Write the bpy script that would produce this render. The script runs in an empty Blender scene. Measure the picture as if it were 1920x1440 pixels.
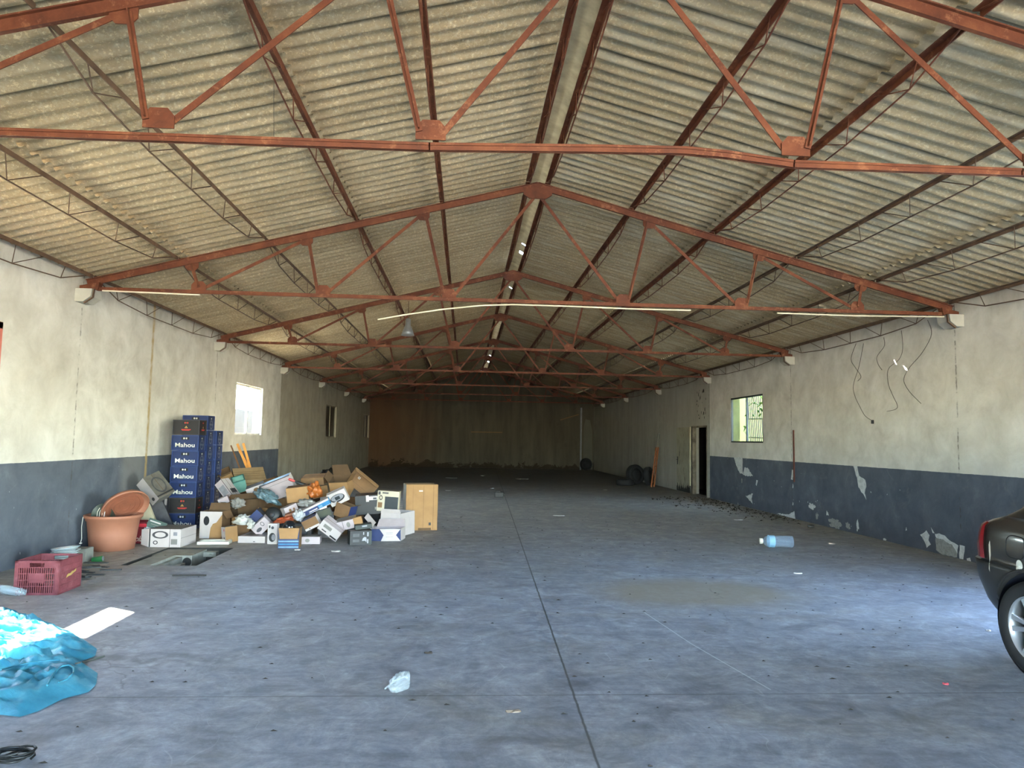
import bpy, bmesh, math, random
from mathutils import Vector, Matrix, Euler, noise
PI = math.pi
scene = bpy.context.scene
COL = scene.collection
R = math.radians

# ------------------------------------------------------------------ camera
PITCH, YAW, ROLL, FPX, CAMH = 4.4252, 3.6483, 1.001, 1342.87, 1.5
_p, _y, _r = R(PITCH), R(YAW), R(ROLL)
FW = Vector((math.sin(_y) * math.cos(_p), math.cos(_y) * math.cos(_p), math.sin(_p)))
RT0 = Vector((math.cos(_y), -math.sin(_y), 0)); UP0 = RT0.cross(FW)
RT = RT0 * math.cos(_r) + UP0 * math.sin(_r); UPV = -RT0 * math.sin(_r) + UP0 * math.cos(_r)
CAMP = Vector((0, 0, CAMH))
cam_d = bpy.data.cameras.new('camera'); cam = bpy.data.objects.new('camera', cam_d); COL.objects.link(cam)
cam_d.sensor_width = 36; cam_d.lens = FPX / 1920 * 36; cam_d.clip_start = .05; cam_d.clip_end = 500
cam.matrix_world = Matrix(((RT.x, UPV.x, -FW.x, 0), (RT.y, UPV.y, -FW.y, 0), (RT.z, UPV.z, -FW.z, CAMH), (0, 0, 0, 1)))
scene.camera = cam

# ------------------------------------------------------------------ world, sun, exposure
SUN_DIR = Vector((.90, -.57, -1)).normalized()        # direction the sunlight travels
w = bpy.data.worlds.new('sky'); scene.world = w; w.use_nodes = True
nt = w.node_tree; nt.nodes.clear()
sky = nt.nodes.new('ShaderNodeTexSky'); sky.sky_type = 'NISHITA'; sky.sun_disc = False
sky.sun_elevation = math.asin(-SUN_DIR.z)
sky.sun_rotation = math.atan2(-SUN_DIR.x, -SUN_DIR.y)
sky.air_density = 1.0; sky.dust_density = .3; sky.ozone_density = 1.6
bg = nt.nodes.new('ShaderNodeBackground'); bg.inputs['Strength'].default_value = .95
out = nt.nodes.new('ShaderNodeOutputWorld')
nt.links.new(sky.outputs[0], bg.inputs[0]); nt.links.new(bg.outputs[0], out.inputs[0])
sd = bpy.data.lights.new('sun', 'SUN'); sd.energy = 15; sd.angle = R(.53); sd.color = (1, .93, .82)
so = bpy.data.objects.new('sun', sd); COL.objects.link(so)
so.rotation_mode = 'QUATERNION'; so.rotation_quaternion = SUN_DIR.to_track_quat('-Z', 'Y')
so.location = (-20, 20, 30)
vs = scene.view_settings
scene.display_settings.display_device = 'sRGB'
vs.view_transform = 'Standard'; vs.look = 'None'; vs.exposure = 3.55; vs.gamma = 1; vs.use_curve_mapping = False

# ------------------------------------------------------------------ measuring helpers (pixel of the photograph -> point on a plane of the hall)
def ray(u, v): return FW * FPX + RT * (u - 960) - UPV * (v - 720)
def zf(u, v, z=0.0): d = ray(u, v); return CAMP + d * ((z - CAMH) / d.z)
def xw(u, v, X): d = ray(u, v); return CAMP + d * (X / d.x)
def yw(u, v, Y): d = ray(u, v); return CAMP + d * (Y / d.y)

# ------------------------------------------------------------------ materials
def srgb(h):
    h = h.lstrip('#'); c = [int(h[i:i + 2], 16) / 255 for i in (0, 2, 4)]
    return tuple((x / 12.92 if x <= .04045 else ((x + .055) / 1.055) ** 2.4) for x in c) + (1,)
class NT:
    def __init__(s, name, rough=.6, metal=0, spec=.5):
        s.m = bpy.data.materials.new(name); s.m.use_nodes = True; s.t = s.m.node_tree
        s.b = s.t.nodes['Principled BSDF']; s.b.inputs['Roughness'].default_value = rough
        s.b.inputs['Metallic'].default_value = metal; s.b.inputs['Specular IOR Level'].default_value = spec
        s.geo = None
    def n(s, typ, **kw):
        nd = s.t.nodes.new('ShaderNode' + typ)
        for k, v in kw.items(): setattr(nd, k, v)
        return nd
    def link(s, a, b): s.t.links.new(a, b)
    def pos(s):
        if not s.geo: s.geo = s.n('NewGeometry')
        return s.geo.outputs['Position']
    def obj(s): return s.n('TexCoord').outputs['Object']
    def val(s, sock, v):
        if hasattr(v, 'is_linked') or isinstance(v, bpy.types.NodeSocket): s.link(v, sock)
        else: sock.default_value = v
    def math(s, op, a, b=0.0, c=None):
        nd = s.n('Math', operation=op); s.val(nd.inputs[0], a); s.val(nd.inputs[1], b)
        if c is not None: s.val(nd.inputs[2], c)
        return nd.outputs[0]
    def mapping(s, vec, scale=(1, 1, 1), loc=(0, 0, 0), rot=(0, 0, 0)):
        nd = s.n('Mapping'); s.link(vec, nd.inputs[0]); nd.inputs['Scale'].default_value = scale
        nd.inputs['Location'].default_value = loc; nd.inputs['Rotation'].default_value = rot; return nd.outputs[0]
    def noise(s, vec, scale, detail=4, rough=.55, dist=0.0):
        nd = s.n('TexNoise'); s.link(vec, nd.inputs['Vector']); nd.inputs['Scale'].default_value = scale
        nd.inputs['Detail'].default_value = detail; nd.inputs['Roughness'].default_value = rough
        nd.inputs['Distortion'].default_value = dist; return nd.outputs['Fac']
    def ramp(s, fac, stops, mode='LINEAR'):
        nd = s.n('ValToRGB'); s.link(fac, nd.inputs[0]); cr = nd.color_ramp; cr.interpolation = mode
        while len(cr.elements) < len(stops): cr.elements.new(.5)
        for e, (p, c) in zip(cr.elements, stops):
            e.position = p; e.color = c if not isinstance(c, (int, float)) else (c, c, c, 1)
        return nd.outputs[0]
    def step(s, fac, a, b): return s.ramp(fac, [(a, 0), (b, 1)])
    def mix(s, fac, a, b, blend='MIX'):
        nd = s.n('Mix', data_type='RGBA', blend_type=blend); s.val(nd.inputs[0], fac)
        s.val(nd.inputs[6], a); s.val(nd.inputs[7], b); return nd.outputs[2]
    def sep(s, vec): nd = s.n('SeparateXYZ'); s.link(vec, nd.inputs[0]); return nd.outputs
    def comb(s, x, y, z):
        nd = s.n('CombineXYZ')
        for i, v in enumerate((x, y, z)): s.val(nd.inputs[i], v)
        return nd.outputs[0]
    def bump(s, h, strength=.3, dist=.01):
        nd = s.n('Bump'); s.link(h, nd.inputs['Height']); nd.inputs['Strength'].default_value = strength
        nd.inputs['Distance'].default_value = dist; s.link(nd.outputs[0], s.b.inputs['Normal'])
    def color(s, c): s.val(s.b.inputs['Base Color'], c)
_mats = {}
def plain(name, hexc, rough=.6, metal=0, var=.15, scale=6, spec=.4, bump=0):
    if name in _mats: return _mats[name]
    t = NT(name, rough, metal, spec); c = srgb(hexc)
    f = t.noise(t.obj(), scale, 4, .6)
    d = tuple(x * (1 - var) for x in c[:3]) + (1,); l = tuple(min(1, x * (1 + var)) for x in c[:3]) + (1,)
    t.color(t.ramp(f, [(.3, d), (.7, l)]))
    if bump: t.bump(t.noise(t.obj(), scale * 8, 3), bump, .01)
    _mats[name] = t.m; return t.m

# floor ------------------------------------------------------------
def mat_floor():
    t = NT('hall_concrete', .62, 0, .35); P = t.pos(); xyz = t.sep(P)
    big = t.noise(P, .35, 5, .6, .4); mid = t.noise(t.mapping(P, (1, 1.5, 1)), 2.2, 7, .68, .6); fine = t.noise(P, 30, 4, .7)
    base = t.ramp(mid, [(.25, srgb('#646770')), (.42, srgb('#8b8f98')), (.56, srgb('#a1a5af')), (.66, srgb('#9599a3')), (.8, srgb('#bfc3cb'))])
    tan = t.step(t.noise(t.mapping(P, (.8, 1.6, 1), (7, 2, 0)), .8, 6, .7, .8), .5, .66)
    base = t.mix(t.math('MULTIPLY', tan, .42), base, srgb('#8d877b'))
    scf = t.step(t.noise(t.mapping(P, (.5, 3.5, 1), (3, 9, 0), (0, 0, .25)), 3.5, 7, .75, .8), .5, .7)
    base = t.mix(t.math('MULTIPLY', scf, .35), base, srgb('#6a6d74'))
    base = t.mix(t.math('MULTIPLY', t.step(big, .45, .75), .38), base, srgb('#8e8980'))
    # dusty brown strips along both walls; rear dust brightened to paint in window light
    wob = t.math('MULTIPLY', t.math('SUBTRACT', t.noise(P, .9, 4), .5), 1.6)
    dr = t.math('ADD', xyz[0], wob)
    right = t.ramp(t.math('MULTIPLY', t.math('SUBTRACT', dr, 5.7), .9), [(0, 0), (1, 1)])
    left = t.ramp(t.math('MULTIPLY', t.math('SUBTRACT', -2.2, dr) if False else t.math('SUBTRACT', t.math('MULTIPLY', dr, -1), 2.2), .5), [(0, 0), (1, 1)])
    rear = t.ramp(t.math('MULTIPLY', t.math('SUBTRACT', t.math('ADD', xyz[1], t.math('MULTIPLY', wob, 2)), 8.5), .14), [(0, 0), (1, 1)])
    dirt_light = t.math('MINIMUM', t.math('ADD', t.math('ADD', t.math('MULTIPLY', right, .6), t.math('MULTIPLY', left, .5)), t.math('MULTIPLY', rear, .8)), .85)
    base = t.mix(dirt_light, base, t.mix(t.ramp(t.math('MULTIPLY', t.math('SUBTRACT', t.math('ADD', xyz[1], t.math('MULTIPLY', wob, 3)), 17), .12), [(0, 0), (1, 1)]), t.ramp(mid, [(.3, srgb('#9a907c')), (.7, srgb('#cdc1a8'))]), t.ramp(mid, [(.3, srgb('#736b5d')), (.7, srgb('#958b79'))])))
    # speckled dirt flecks
    fl = t.step(t.noise(t.mapping(P, (1, 1.8, 1)), 16, 5, .75, .8), .66, .72)
    base = t.mix(t.math('MULTIPLY', fl, .5), base, srgb('#4d4a48'))
    lf = t.step(t.noise(t.mapping(P, (1, 2.4, 1), (5, 3, 0)), 7, 6, .8, 1.2), .62, .74)
    base = t.mix(t.math('MULTIPLY', lf, .28), base, srgb('#c6cad2'))
    base = t.mix(t.math('MULTIPLY', t.math('SUBTRACT', fine, .5), .5), base, srgb('#ffffff'), 'OVERLAY')
    m9 = t.noise(t.mapping(P, (1, 1.3, 1)), 9, 6, .75, .5)
    base = t.mix(.3, base, t.ramp(m9, [(.36, srgb('#5e5e5e')), (.5, srgb('#929292')), (.66, srgb('#c8c8c8'))]), 'OVERLAY')
    m3 = t.noise(t.mapping(P, (1, .8, 1), (9, 1, 0)), 3.2, 8, .8, .9)
    base = t.mix(.5, base, t.ramp(m3, [(.36, srgb('#5e6068')), (.5, srgb('#8c8c8c')), (.66, srgb('#c4c2bc'))]), 'OVERLAY')
    sc = t.math('ABSOLUTE', t.math('SUBTRACT', t.noise(t.mapping(P, (1, .55, 1), (2, 4, 0), (0, 0, .7)), 2.6, 2, .4, .5), .5))
    sm = t.math('MULTIPLY', t.ramp(sc, [(.001, 1), (.004, 0)]), t.step(t.noise(P, 1.7, 3), .5, .62))
    base = t.mix(t.math('MULTIPLY', sm, .2), base, srgb('#d2d4d6'))
    # old oil stain with a lighter dusty centre
    def ell(cx, cy, rx, ry, wv=.5):
        a = t.math('DIVIDE', t.math('SUBTRACT', xyz[0], cx), rx); b = t.math('DIVIDE', t.math('SUBTRACT', xyz[1], cy), ry)
        d = t.math('SQRT', t.math('ADD', t.math('MULTIPLY', a, a), t.math('MULTIPLY', b, b)))
        return t.math('ADD', d, t.math('MULTIPLY', t.math('SUBTRACT', t.noise(P, 2.2, 5, .6), .5), wv))
    e1 = ell(2.35, 7.2, 1.25, .85)
    base = t.mix(t.math('MULTIPLY', t.ramp(e1, [(.55, 1), (1, 0)]), .7), base, srgb('#7f7460'))
    ring = t.math('ABSOLUTE', t.math('SUBTRACT', ell(-2.0, 7.3, .62, .55, .08), 1.0))
    base = t.mix(t.math('MULTIPLY', t.ramp(ring, [(0, 1), (.06, 0)]), .35), base, srgb('#6c6a66'))
    # cast joints: the long one runs slightly off the hall's axis, the cross ones are straight
    wj = t.math('MULTIPLY', t.math('SUBTRACT', t.noise(P, 9, 3), .5), .011)
    jx = t.math('ADD', t.math('SUBTRACT', xyz[0], t.math('ADD', t.math('MULTIPLY', xyz[1], .0275), .555)), wj)
    jl = t.ramp(t.math('ABSOLUTE', jx), [(.004, 1), (.009, 0)])
    base = t.mix(t.math('MULTIPLY', jl, .8), base, srgb('#35342f'))
    for jy, k in ((4.33, .55), (8.05, .12), (14.3, .25), (21.5, .25)):
        d = t.math('ABSOLUTE', t.math('ADD', t.math('SUBTRACT', xyz[1], jy), wj))
        base = t.mix(t.math('MULTIPLY', t.ramp(d, [(.003, 1), (.009, 0)]), k), base, srgb('#3d3c39'))
    # hairline cracks
    vo = t.n('TexVoronoi', feature='DISTANCE_TO_EDGE'); vo.inputs['Scale'].default_value = .28
    wv = t.mix(.12, P, t.n('TexNoise').outputs['Color'], 'ADD')
    nz = t.n('TexNoise'); nz.inputs['Scale'].default_value = 1.6; nz.inputs['Detail'].default_value = 6; t.link(P, nz.inputs['Vector'])
    add = t.n('VectorMath', operation='MULTIPLY_ADD'); t.link(nz.outputs['Color'], add.inputs[0]); add.inputs[1].default_value = (1.1, 1.1, 0); t.link(P, add.inputs[2])
    t.link(add.outputs[0], vo.inputs['Vector'])
    cr = t.ramp(vo.outputs['Distance'], [(.0015, 1), (.004, 0)])
    cr = t.math('MULTIPLY', cr, t.step(t.noise(P, .5, 2), .5, .58))
    base = t.mix(t.math('MULTIPLY', cr, .4), base, srgb('#45433f'))
    # pale scratches
    for (x0, y0, x1, y1) in ((1.61, 6.36, 1.72, 5.4), (1.72, 5.4, 1.9, 4.4)):
        L = math.hypot(x1 - x0, y1 - y0); nx, ny = -(y1 - y0) / L, (x1 - x0) / L; tx, ty = (x1 - x0) / L, (y1 - y0) / L
        dd = t.math('ABSOLUTE', t.math('ADD', t.math('ADD', t.math('MULTIPLY', xyz[0], nx), t.math('MULTIPLY', xyz[1], ny)), -(x0 * nx + y0 * ny)))
        al = t.math('ADD', t.math('ADD', t.math('MULTIPLY', xyz[0], tx), t.math('MULTIPLY', xyz[1], ty)), -(x0 * tx + y0 * ty))
        m = t.math('MULTIPLY', t.math('GREATER_THAN', al, 0), t.math('LESS_THAN', al, L))
        base = t.mix(t.math('MULTIPLY', t.math('MULTIPLY', t.ramp(dd, [(.002, 1), (.005, 0)]), m), .6), base, srgb('#d9dbdf'))
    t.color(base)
    t.link(t.ramp(mid, [(.3, .5), (.7, .72)]), t.b.inputs['Roughness'])
    t.bump(t.math('ADD', t.math('MULTIPLY', mid, .5), t.math('MULTIPLY', fine, .15)), .25, .01)
    return t.m
# walls ------------------------------------------------------------
def mat_wall(side):
    t = NT('wall_plaster_' + side, .85, 0, .2); P = t.pos(); xyz = t.sep(P)
    big = t.noise(P, .55, 5, .62, .5); mid = t.noise(P, 2.5, 6, .65, .4); fine = t.noise(P, 22, 5, .7)
    streak = t.math('ADD', t.math('MULTIPLY', t.noise(t.mapping(P, (2.2, 2.2, .35)), 1.1, 6, .65, .3), .55), t.math('MULTIPLY', t.noise(P, 1.3, 6, .7, .8), .45))
    white = t.ramp(mid, [(.25, srgb('#b5afa3')), (.5, srgb('#cbc6bb')), (.75, srgb('#dcd7cd'))])
    white = t.mix(t.math('MULTIPLY', t.step(t.noise(t.mapping(P, (1, .5, 1.4), rot=(.4, 0, 0)), 6, 7, .8, 1.8), .58, .72), .3), white, srgb('#b0a594'))
    white = t.mix(t.math('MULTIPLY', t.step(big, .45, .75), .5), white, srgb('#a39b8b'))
    white = t.mix(t.math('MULTIPLY', t.step(t.noise(P, 5, 6, .75, 1.2), .62, .78), .4), white, srgb('#8f897b'))
    # darker band under the roof
    top = t.ramp(t.math('ADD', xyz[2], t.math('MULTIPLY', t.math('SUBTRACT', streak, .5), .9)), [(.0, 0), (1, 1)])
    topf = t.math('MULTIPLY', t.math('SUBTRACT', t.math('ADD', xyz[2], t.math('MULTIPLY', t.math('SUBTRACT', streak, .5), 1.1)), 3.2), 2.2)
    white = t.mix(t.math('MULTIPLY', t.ramp(topf, [(0, 0), (1, 1)]), .55), white, srgb('#6e6353'))
    # slate dado
    dado = t.ramp(mid, [(.25, srgb('#4a4f57')), (.6, srgb('#5b6068')), (.85, srgb('#707479'))])
    dado = t.mix(t.math('MULTIPLY', t.step(t.noise(P, 1.6, 6, .7, 1.5), .58, .8), .5), dado, srgb('#80817f'))
    dado = t.mix(t.step(t.noise(P, 11, 3, .5), .74, .76), dado, srgb('#b5b6b4'))
    edge = t.math('ADD', xyz[2], t.math('MULTIPLY', t.math('SUBTRACT', t.noise(P, 6, 3), .5), .012))
    DZ = 1.147
    low = t.math('LESS_THAN', edge, DZ); front = t.math('LESS_THAN', xyz[1], 19.28)
    # bare render beyond the painted bays
    if side == 'left':
        bare = t.ramp(streak, [(.25, srgb('#8b8372')), (.5, srgb('#a9a08d')), (.8, srgb('#bdb5a3'))])
        bare = t.mix(t.math('MULTIPLY', t.step(mid, .45, .75), .35), bare, srgb('#7c7465'))
    else:
        bare = t.ramp(streak, [(.25, srgb('#8f8b80')), (.5, srgb('#a5a195')), (.8, srgb('#b9b5aa'))])
        bare = t.mix(t.step(t.noise(P, 7, 6, .8, 1.5), .68, .7), bare, srgb('#6f6b5e'))
    col = t.mix(low, white, dado)
    if side == 'left':
        # rusty run-off line down the plaster
        dy = t.math('ABSOLUTE', t.math('SUBTRACT', t.math('ADD', xyz[1], t.math('MULTIPLY', t.math('SUBTRACT', t.noise(P, 3, 4), .5), .05)), 11.44))
        ln = t.math('MULTIPLY', t.ramp(dy, [(.012, 1), (.06, 0)]), t.ramp(t.noise(P, 10, 4), [(.3, .35), (.6, .9)]))
        col = t.mix(t.math('MULTIPLY', ln, t.ramp(xyz[2], [(0.0, .3), (.9, 1)])), col, srgb('#a58a55'))
        dy2 = t.math('ABSOLUTE', t.math('SUBTRACT', xyz[1], 11.0))
        col = t.mix(t.math('MULTIPLY', t.ramp(dy2, [(.25, .35), (.45, 0)]), low), col, srgb('#8b857a'))
    # darker foot of the wall
    foot = t.math('SUBTRACT', .42, t.math('ADD', xyz[2], t.math('MULTIPLY', t.math('SUBTRACT', t.noise(P, 3, 5, .6), .5), .9)))
    col = t.mix(t.math('MULTIPLY', t.ramp(t.math('MULTIPLY', foot, 3), [(0, 0), (1, 1)]), .35), col, srgb('#3c3d40'))
    col = t.mix(front, bare, col)
    # plaster seams at the pillars, every bay
    ym = t.math('MODULO', t.math('ADD', t.math('SUBTRACT', xyz[1], 9.29), 50 * 4.997 / 5), 4.997)
    ym = t.math('MODULO', t.math('ADD', xyz[1], 4.997 * 3 - 9.29), 4.997)
    dd = t.math('ABSOLUTE', t.math('SUBTRACT', t.math('ADD', ym, t.math('MULTIPLY', t.math('SUBTRACT', t.noise(P, 14, 4), .5), .03)), .06))
    col = t.mix(t.math('MULTIPLY', t.ramp(dd, [(.004, .7), (.02, 0)]), t.step(t.noise(t.mapping(P, (1, 1, 3)), 4, 3), .42, .6)), col, srgb('#4a453c'))
    t.color(col)
    t.bump(t.math('ADD', t.math('MULTIPLY', mid, .7), t.math('MULTIPLY', fine, .25)), .45, .02)
    return t.m
def mat_back():
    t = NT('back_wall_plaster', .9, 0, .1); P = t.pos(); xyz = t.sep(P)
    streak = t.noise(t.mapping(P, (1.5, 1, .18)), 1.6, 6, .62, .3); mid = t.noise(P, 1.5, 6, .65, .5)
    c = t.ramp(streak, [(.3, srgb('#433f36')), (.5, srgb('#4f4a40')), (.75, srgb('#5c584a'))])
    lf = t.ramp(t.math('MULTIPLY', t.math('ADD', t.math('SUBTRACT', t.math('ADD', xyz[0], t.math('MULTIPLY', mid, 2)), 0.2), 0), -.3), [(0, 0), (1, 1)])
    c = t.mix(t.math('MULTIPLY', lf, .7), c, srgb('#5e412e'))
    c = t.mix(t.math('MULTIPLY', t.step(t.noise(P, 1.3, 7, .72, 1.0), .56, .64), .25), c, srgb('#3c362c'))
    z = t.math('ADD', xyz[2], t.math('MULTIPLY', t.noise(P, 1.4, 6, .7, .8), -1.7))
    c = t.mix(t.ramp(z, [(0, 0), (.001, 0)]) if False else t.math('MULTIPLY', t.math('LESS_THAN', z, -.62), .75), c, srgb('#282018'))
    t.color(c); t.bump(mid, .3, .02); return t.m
# roof -------------------------------------------------------------
def mat_roof():
    t = NT('fibre_cement', .9, 0, .15); P = t.pos(); xyz = t.sep(P)
    sh = t.math('FLOOR', t.math('DIVIDE', xyz[1], .885)); dx = t.math('ABSOLUTE', t.math('SUBTRACT', xyz[0], .892))
    sx = t.math('FLOOR', t.math('DIVIDE', t.math('SUBTRACT', xyz[0], .892), 2.36))
    wn = t.n('TexWhiteNoise', noise_dimensions='2D'); t.link(t.comb(sh, sx, 0), wn.inputs[0])
    fine = t.noise(P, 26, 6, .75); mid = t.noise(t.mapping(P, (.6, 2.5, 1)), 1.6, 6, .65, .3)
    c = t.ramp(mid, [(.28, srgb('#8e7b5c')), (.5, srgb('#b39b77')), (.75, srgb('#cab38f'))])
    c = t.mix(.16, c, t.ramp(wn.outputs['Value'], [(0, srgb('#5d5646')), (1, srgb('#c9c0a8'))]))
    c = t.mix(t.math('MULTIPLY', t.step(fine, .48, .68), .5), c, srgb('#d6cab0'))
    c = t.mix(t.math('MULTIPLY', t.step(t.noise(P, 34, 4, .7), .42, .34), .4), c, srgb('#5b5344'))
    # greyer tone on the right-hand slope, damp marks beside the laps
    rs = t.math('GREATER_THAN', xyz[0], .892)
    c = t.mix(t.math('MULTIPLY', rs, .3), c, srgb('#857a60'))
    pat = t.step(t.noise(t.mapping(P, (.5, 3.4, 1)), 2.2, 5, .6), .5, .6)
    c = t.mix(t.math('MULTIPLY', t.math('MULTIPLY', rs, pat), .25), c, srgb('#b9b29f'))
    for d0 in (2.36, 4.6):
        q = t.math('SUBTRACT', dx, d0)
        m = t.math('MULTIPLY', t.ramp(t.math('ABSOLUTE', t.math('ADD', q, t.math('MULTIPLY', t.math('SUBTRACT', t.noise(P, 5.6, 3), .5), .3))), [(.02, .8), (.22, 0)]), .5)
        c = t.mix(m, c, srgb('#4b4538'))
    c = t.mix(t.ramp(t.math('MODULO', xyz[1], .885), [(.010, .7), (.03, 0)]), c, srgb('#3e392f'))
    t.color(c); t.bump(fine, .35, .01); return t.m
def mat_steel():
    t = NT('red_oxide_steel', .7, 0, .35); P = t.pos()
    n1 = t.noise(P, 3.5, 6, .7, .5); n2 = t.noise(P, 45, 4, .7)
    c = t.ramp(n1, [(.3, srgb('#472010')), (.5, srgb('#5b2d18')), (.7, srgb('#6e3e24'))])
    g = t.n('NewGeometry'); up = t.sep(g.outputs['Normal'])[2]
    dust = t.math('MULTIPLY', t.step(up, .1, .8), t.ramp(n2, [(.3, .25), (.7, .8)]))
    c = t.mix(dust, c, srgb('#a57a58'))
    c = t.mix(t.math('MULTIPLY', t.step(t.noise(P, 9, 6, .75), .55, .72), .6), c, srgb('#9b6a4c'))
    t.color(c); t.bump(n2, .3, .004); return t.m
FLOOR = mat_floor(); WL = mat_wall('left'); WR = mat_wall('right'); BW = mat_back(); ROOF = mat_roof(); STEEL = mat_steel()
DSTEEL = plain('dark_purlin_steel', '#5b4534', .7, 0, .35, 8)

# ------------------------------------------------------------------ mesh helpers
class MB:
    def __init__(s): s.v = []; s.f = []; s.mi = []; s.sm = []
    def add(s, vs, fs, mi=0, smooth=False):
        o = len(s.v); s.v += [Vector(x) for x in vs]; s.f += [tuple(i + o for i in f) for f in fs]
        s.mi += [mi] * len(fs); s.sm += [smooth] * len(fs); return s
    def box(s, a, b, mi=0, mat=None):
        x0, y0, z0 = a; x1, y1, z1 = b
        vs = [Vector(p) for p in ((x0, y0, z0), (x1, y0, z0), (x1, y1, z0), (x0, y1, z0), (x0, y0, z1), (x1, y0, z1), (x1, y1, z1), (x0, y1, z1))]
        if mat: vs = [mat @ p for p in vs]
        m = mi if isinstance(mi, (list, tuple)) else [mi] * 6
        for f, k in zip([(0, 3, 2, 1), (4, 5, 6, 7), (0, 1, 5, 4), (2, 3, 7, 6), (1, 2, 6, 5), (3, 0, 4, 7)], m):
            o = len(s.v)
            s.f.append(tuple(i + o for i in f)); s.mi.append(k); s.sm.append(False)
        s.v += vs
        return s
    def bar(s, p0, p1, w, h, up=(0, 0, 1), mi=0):
        p0 = Vector(p0); p1 = Vector(p1); d = (p1 - p0).normalized(); up = Vector(up)
        if abs(d.dot(up)) > .98: up = Vector((0, 1, 0)) if abs(d.y) < .9 else Vector((1, 0, 0))
        x = d.cross(up).normalized(); z = x.cross(d)
        vs = [p + x * a * w / 2 + z * b * h / 2 for p in (p0, p1) for a, b in ((-1, -1), (1, -1), (1, 1), (-1, 1))]
        return s.add(vs, [(0, 1, 2, 3), (7, 6, 5, 4), (0, 4, 5, 1), (1, 5, 6, 2), (2, 6, 7, 3), (3, 7, 4, 0)], mi)
    def tube(s, pts, r, n=8, mi=0, closed=False, caps=True):
        pts = [Vector(p) for p in pts]; rs = r if isinstance(r, (list, tuple)) else [r] * len(pts); N = len(pts)
        rings = []; px = None
        for i, p in enumerate(pts):
            a = pts[(i - 1) % N] if (closed or i > 0) else p; b = pts[(i + 1) % N] if (closed or i < N - 1) else p
            d = (b - a).normalized() if (b - a).length > 1e-9 else Vector((0, 0, 1))
            if px is None: px = d.orthogonal().normalized()
            px = (px - d * px.dot(d)); px = px.normalized() if px.length > 1e-6 else d.orthogonal().normalized()
            py = d.cross(px)
            rings.append([p + (px * math.cos(2 * PI * k / n) + py * math.sin(2 * PI * k / n)) * rs[i] for k in range(n)])
        vs = [q for rr in rings for q in rr]; fs = []
        for i in range(N if closed else N - 1):
            j = (i + 1) % N
            for k in range(n): fs.append((i * n + k, i * n + (k + 1) % n, j * n + (k + 1) % n, j * n + k))
        s.add(vs, fs, mi, True)
        if caps and not closed:
            s.add(rings[0], [tuple(reversed(range(n)))], mi); s.add(rings[-1], [tuple(range(n))], mi)
        return s
    def lathe(s, prof, n=32, mat=None, mi=0, smooth=True):
        vs = []
        for (r, z) in prof:
            for k in range(n):
                a = 2 * PI * k / n; p = Vector((r * math.cos(a), r * math.sin(a), z)); vs.append(mat @ p if mat else p)
        fs = [(i * n + k, i * n + (k + 1) % n, (i + 1) * n + (k + 1) % n, (i + 1) * n + k) for i in range(len(prof) - 1) for k in range(n)]
        return s.add(vs, fs, mi, smooth)
    def prism(s, poly, depth, mat=None, mi=0):
        """polygon in the xz plane, thickness along y"""
        n = len(poly); vs = [Vector((x, -depth / 2, z)) for x, z in poly] + [Vector((x, depth / 2, z)) for x, z in poly]
        if mat: vs = [mat @ p for p in vs]
        return s.add(vs, [tuple(range(n)), tuple(reversed(range(n, 2 * n)))] + [(i, i + n, (i + 1) % n + n, (i + 1) % n) for i in range(n)], mi)
    def build(s, name, mats, parent=None, loc=(0, 0, 0), mat=None, bevel=0, sub=0, auto=None):
        me = bpy.data.meshes.new(name); me.from_pydata([tuple(p) for p in s.v], [], s.f)
        mats = mats if isinstance(mats, (list, tuple)) else [mats]
        for m in mats: me.materials.append(m)
        me.polygons.foreach_set('material_index', s.mi); me.polygons.foreach_set('use_smooth', s.sm)
        bm = bmesh.new(); bm.from_mesh(me); bmesh.ops.recalc_face_normals(bm, faces=bm.faces); bm.to_mesh(me); bm.free()
        me.update()
        o = bpy.data.objects.new(name, me); COL.objects.link(o)
        if mat is not None: o.matrix_world = mat
        else: o.location = loc
        if parent: o.parent = parent
        if bevel:
            b = o.modifiers.new('bevel', 'BEVEL'); b.width = bevel; b.segments = 2; b.limit_method = 'ANGLE'
        if sub:
            b = o.modifiers.new('sub', 'SUBSURF'); b.levels = sub; b.render_levels = sub
        return o
def tag(o, label=None, cat=None, group=None, kind=None):
    if label: o['label'] = label
    if cat: o['category'] = cat
    if group: o['group'] = group
    if kind: o['kind'] = kind
    return o
def thing(name, label, cat, loc=(0, 0, 0), rot=(0, 0, 0), group=None, mat=None):
    o = bpy.data.objects.new(name, None); COL.objects.link(o); o.empty_display_size = .1
    if mat is not None: o.matrix_world = mat
    else: o.location = loc; o.rotation_euler = rot
    return tag(o, label, cat, group)
def copy_tree(o, parent=None):
    c = o.copy(); COL.objects.link(c)
    if parent: c.parent = parent
    for ch in list(o.children): copy_tree(ch, c)
    return c
def structure(o): o['kind'] = 'structure'; return o

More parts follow.
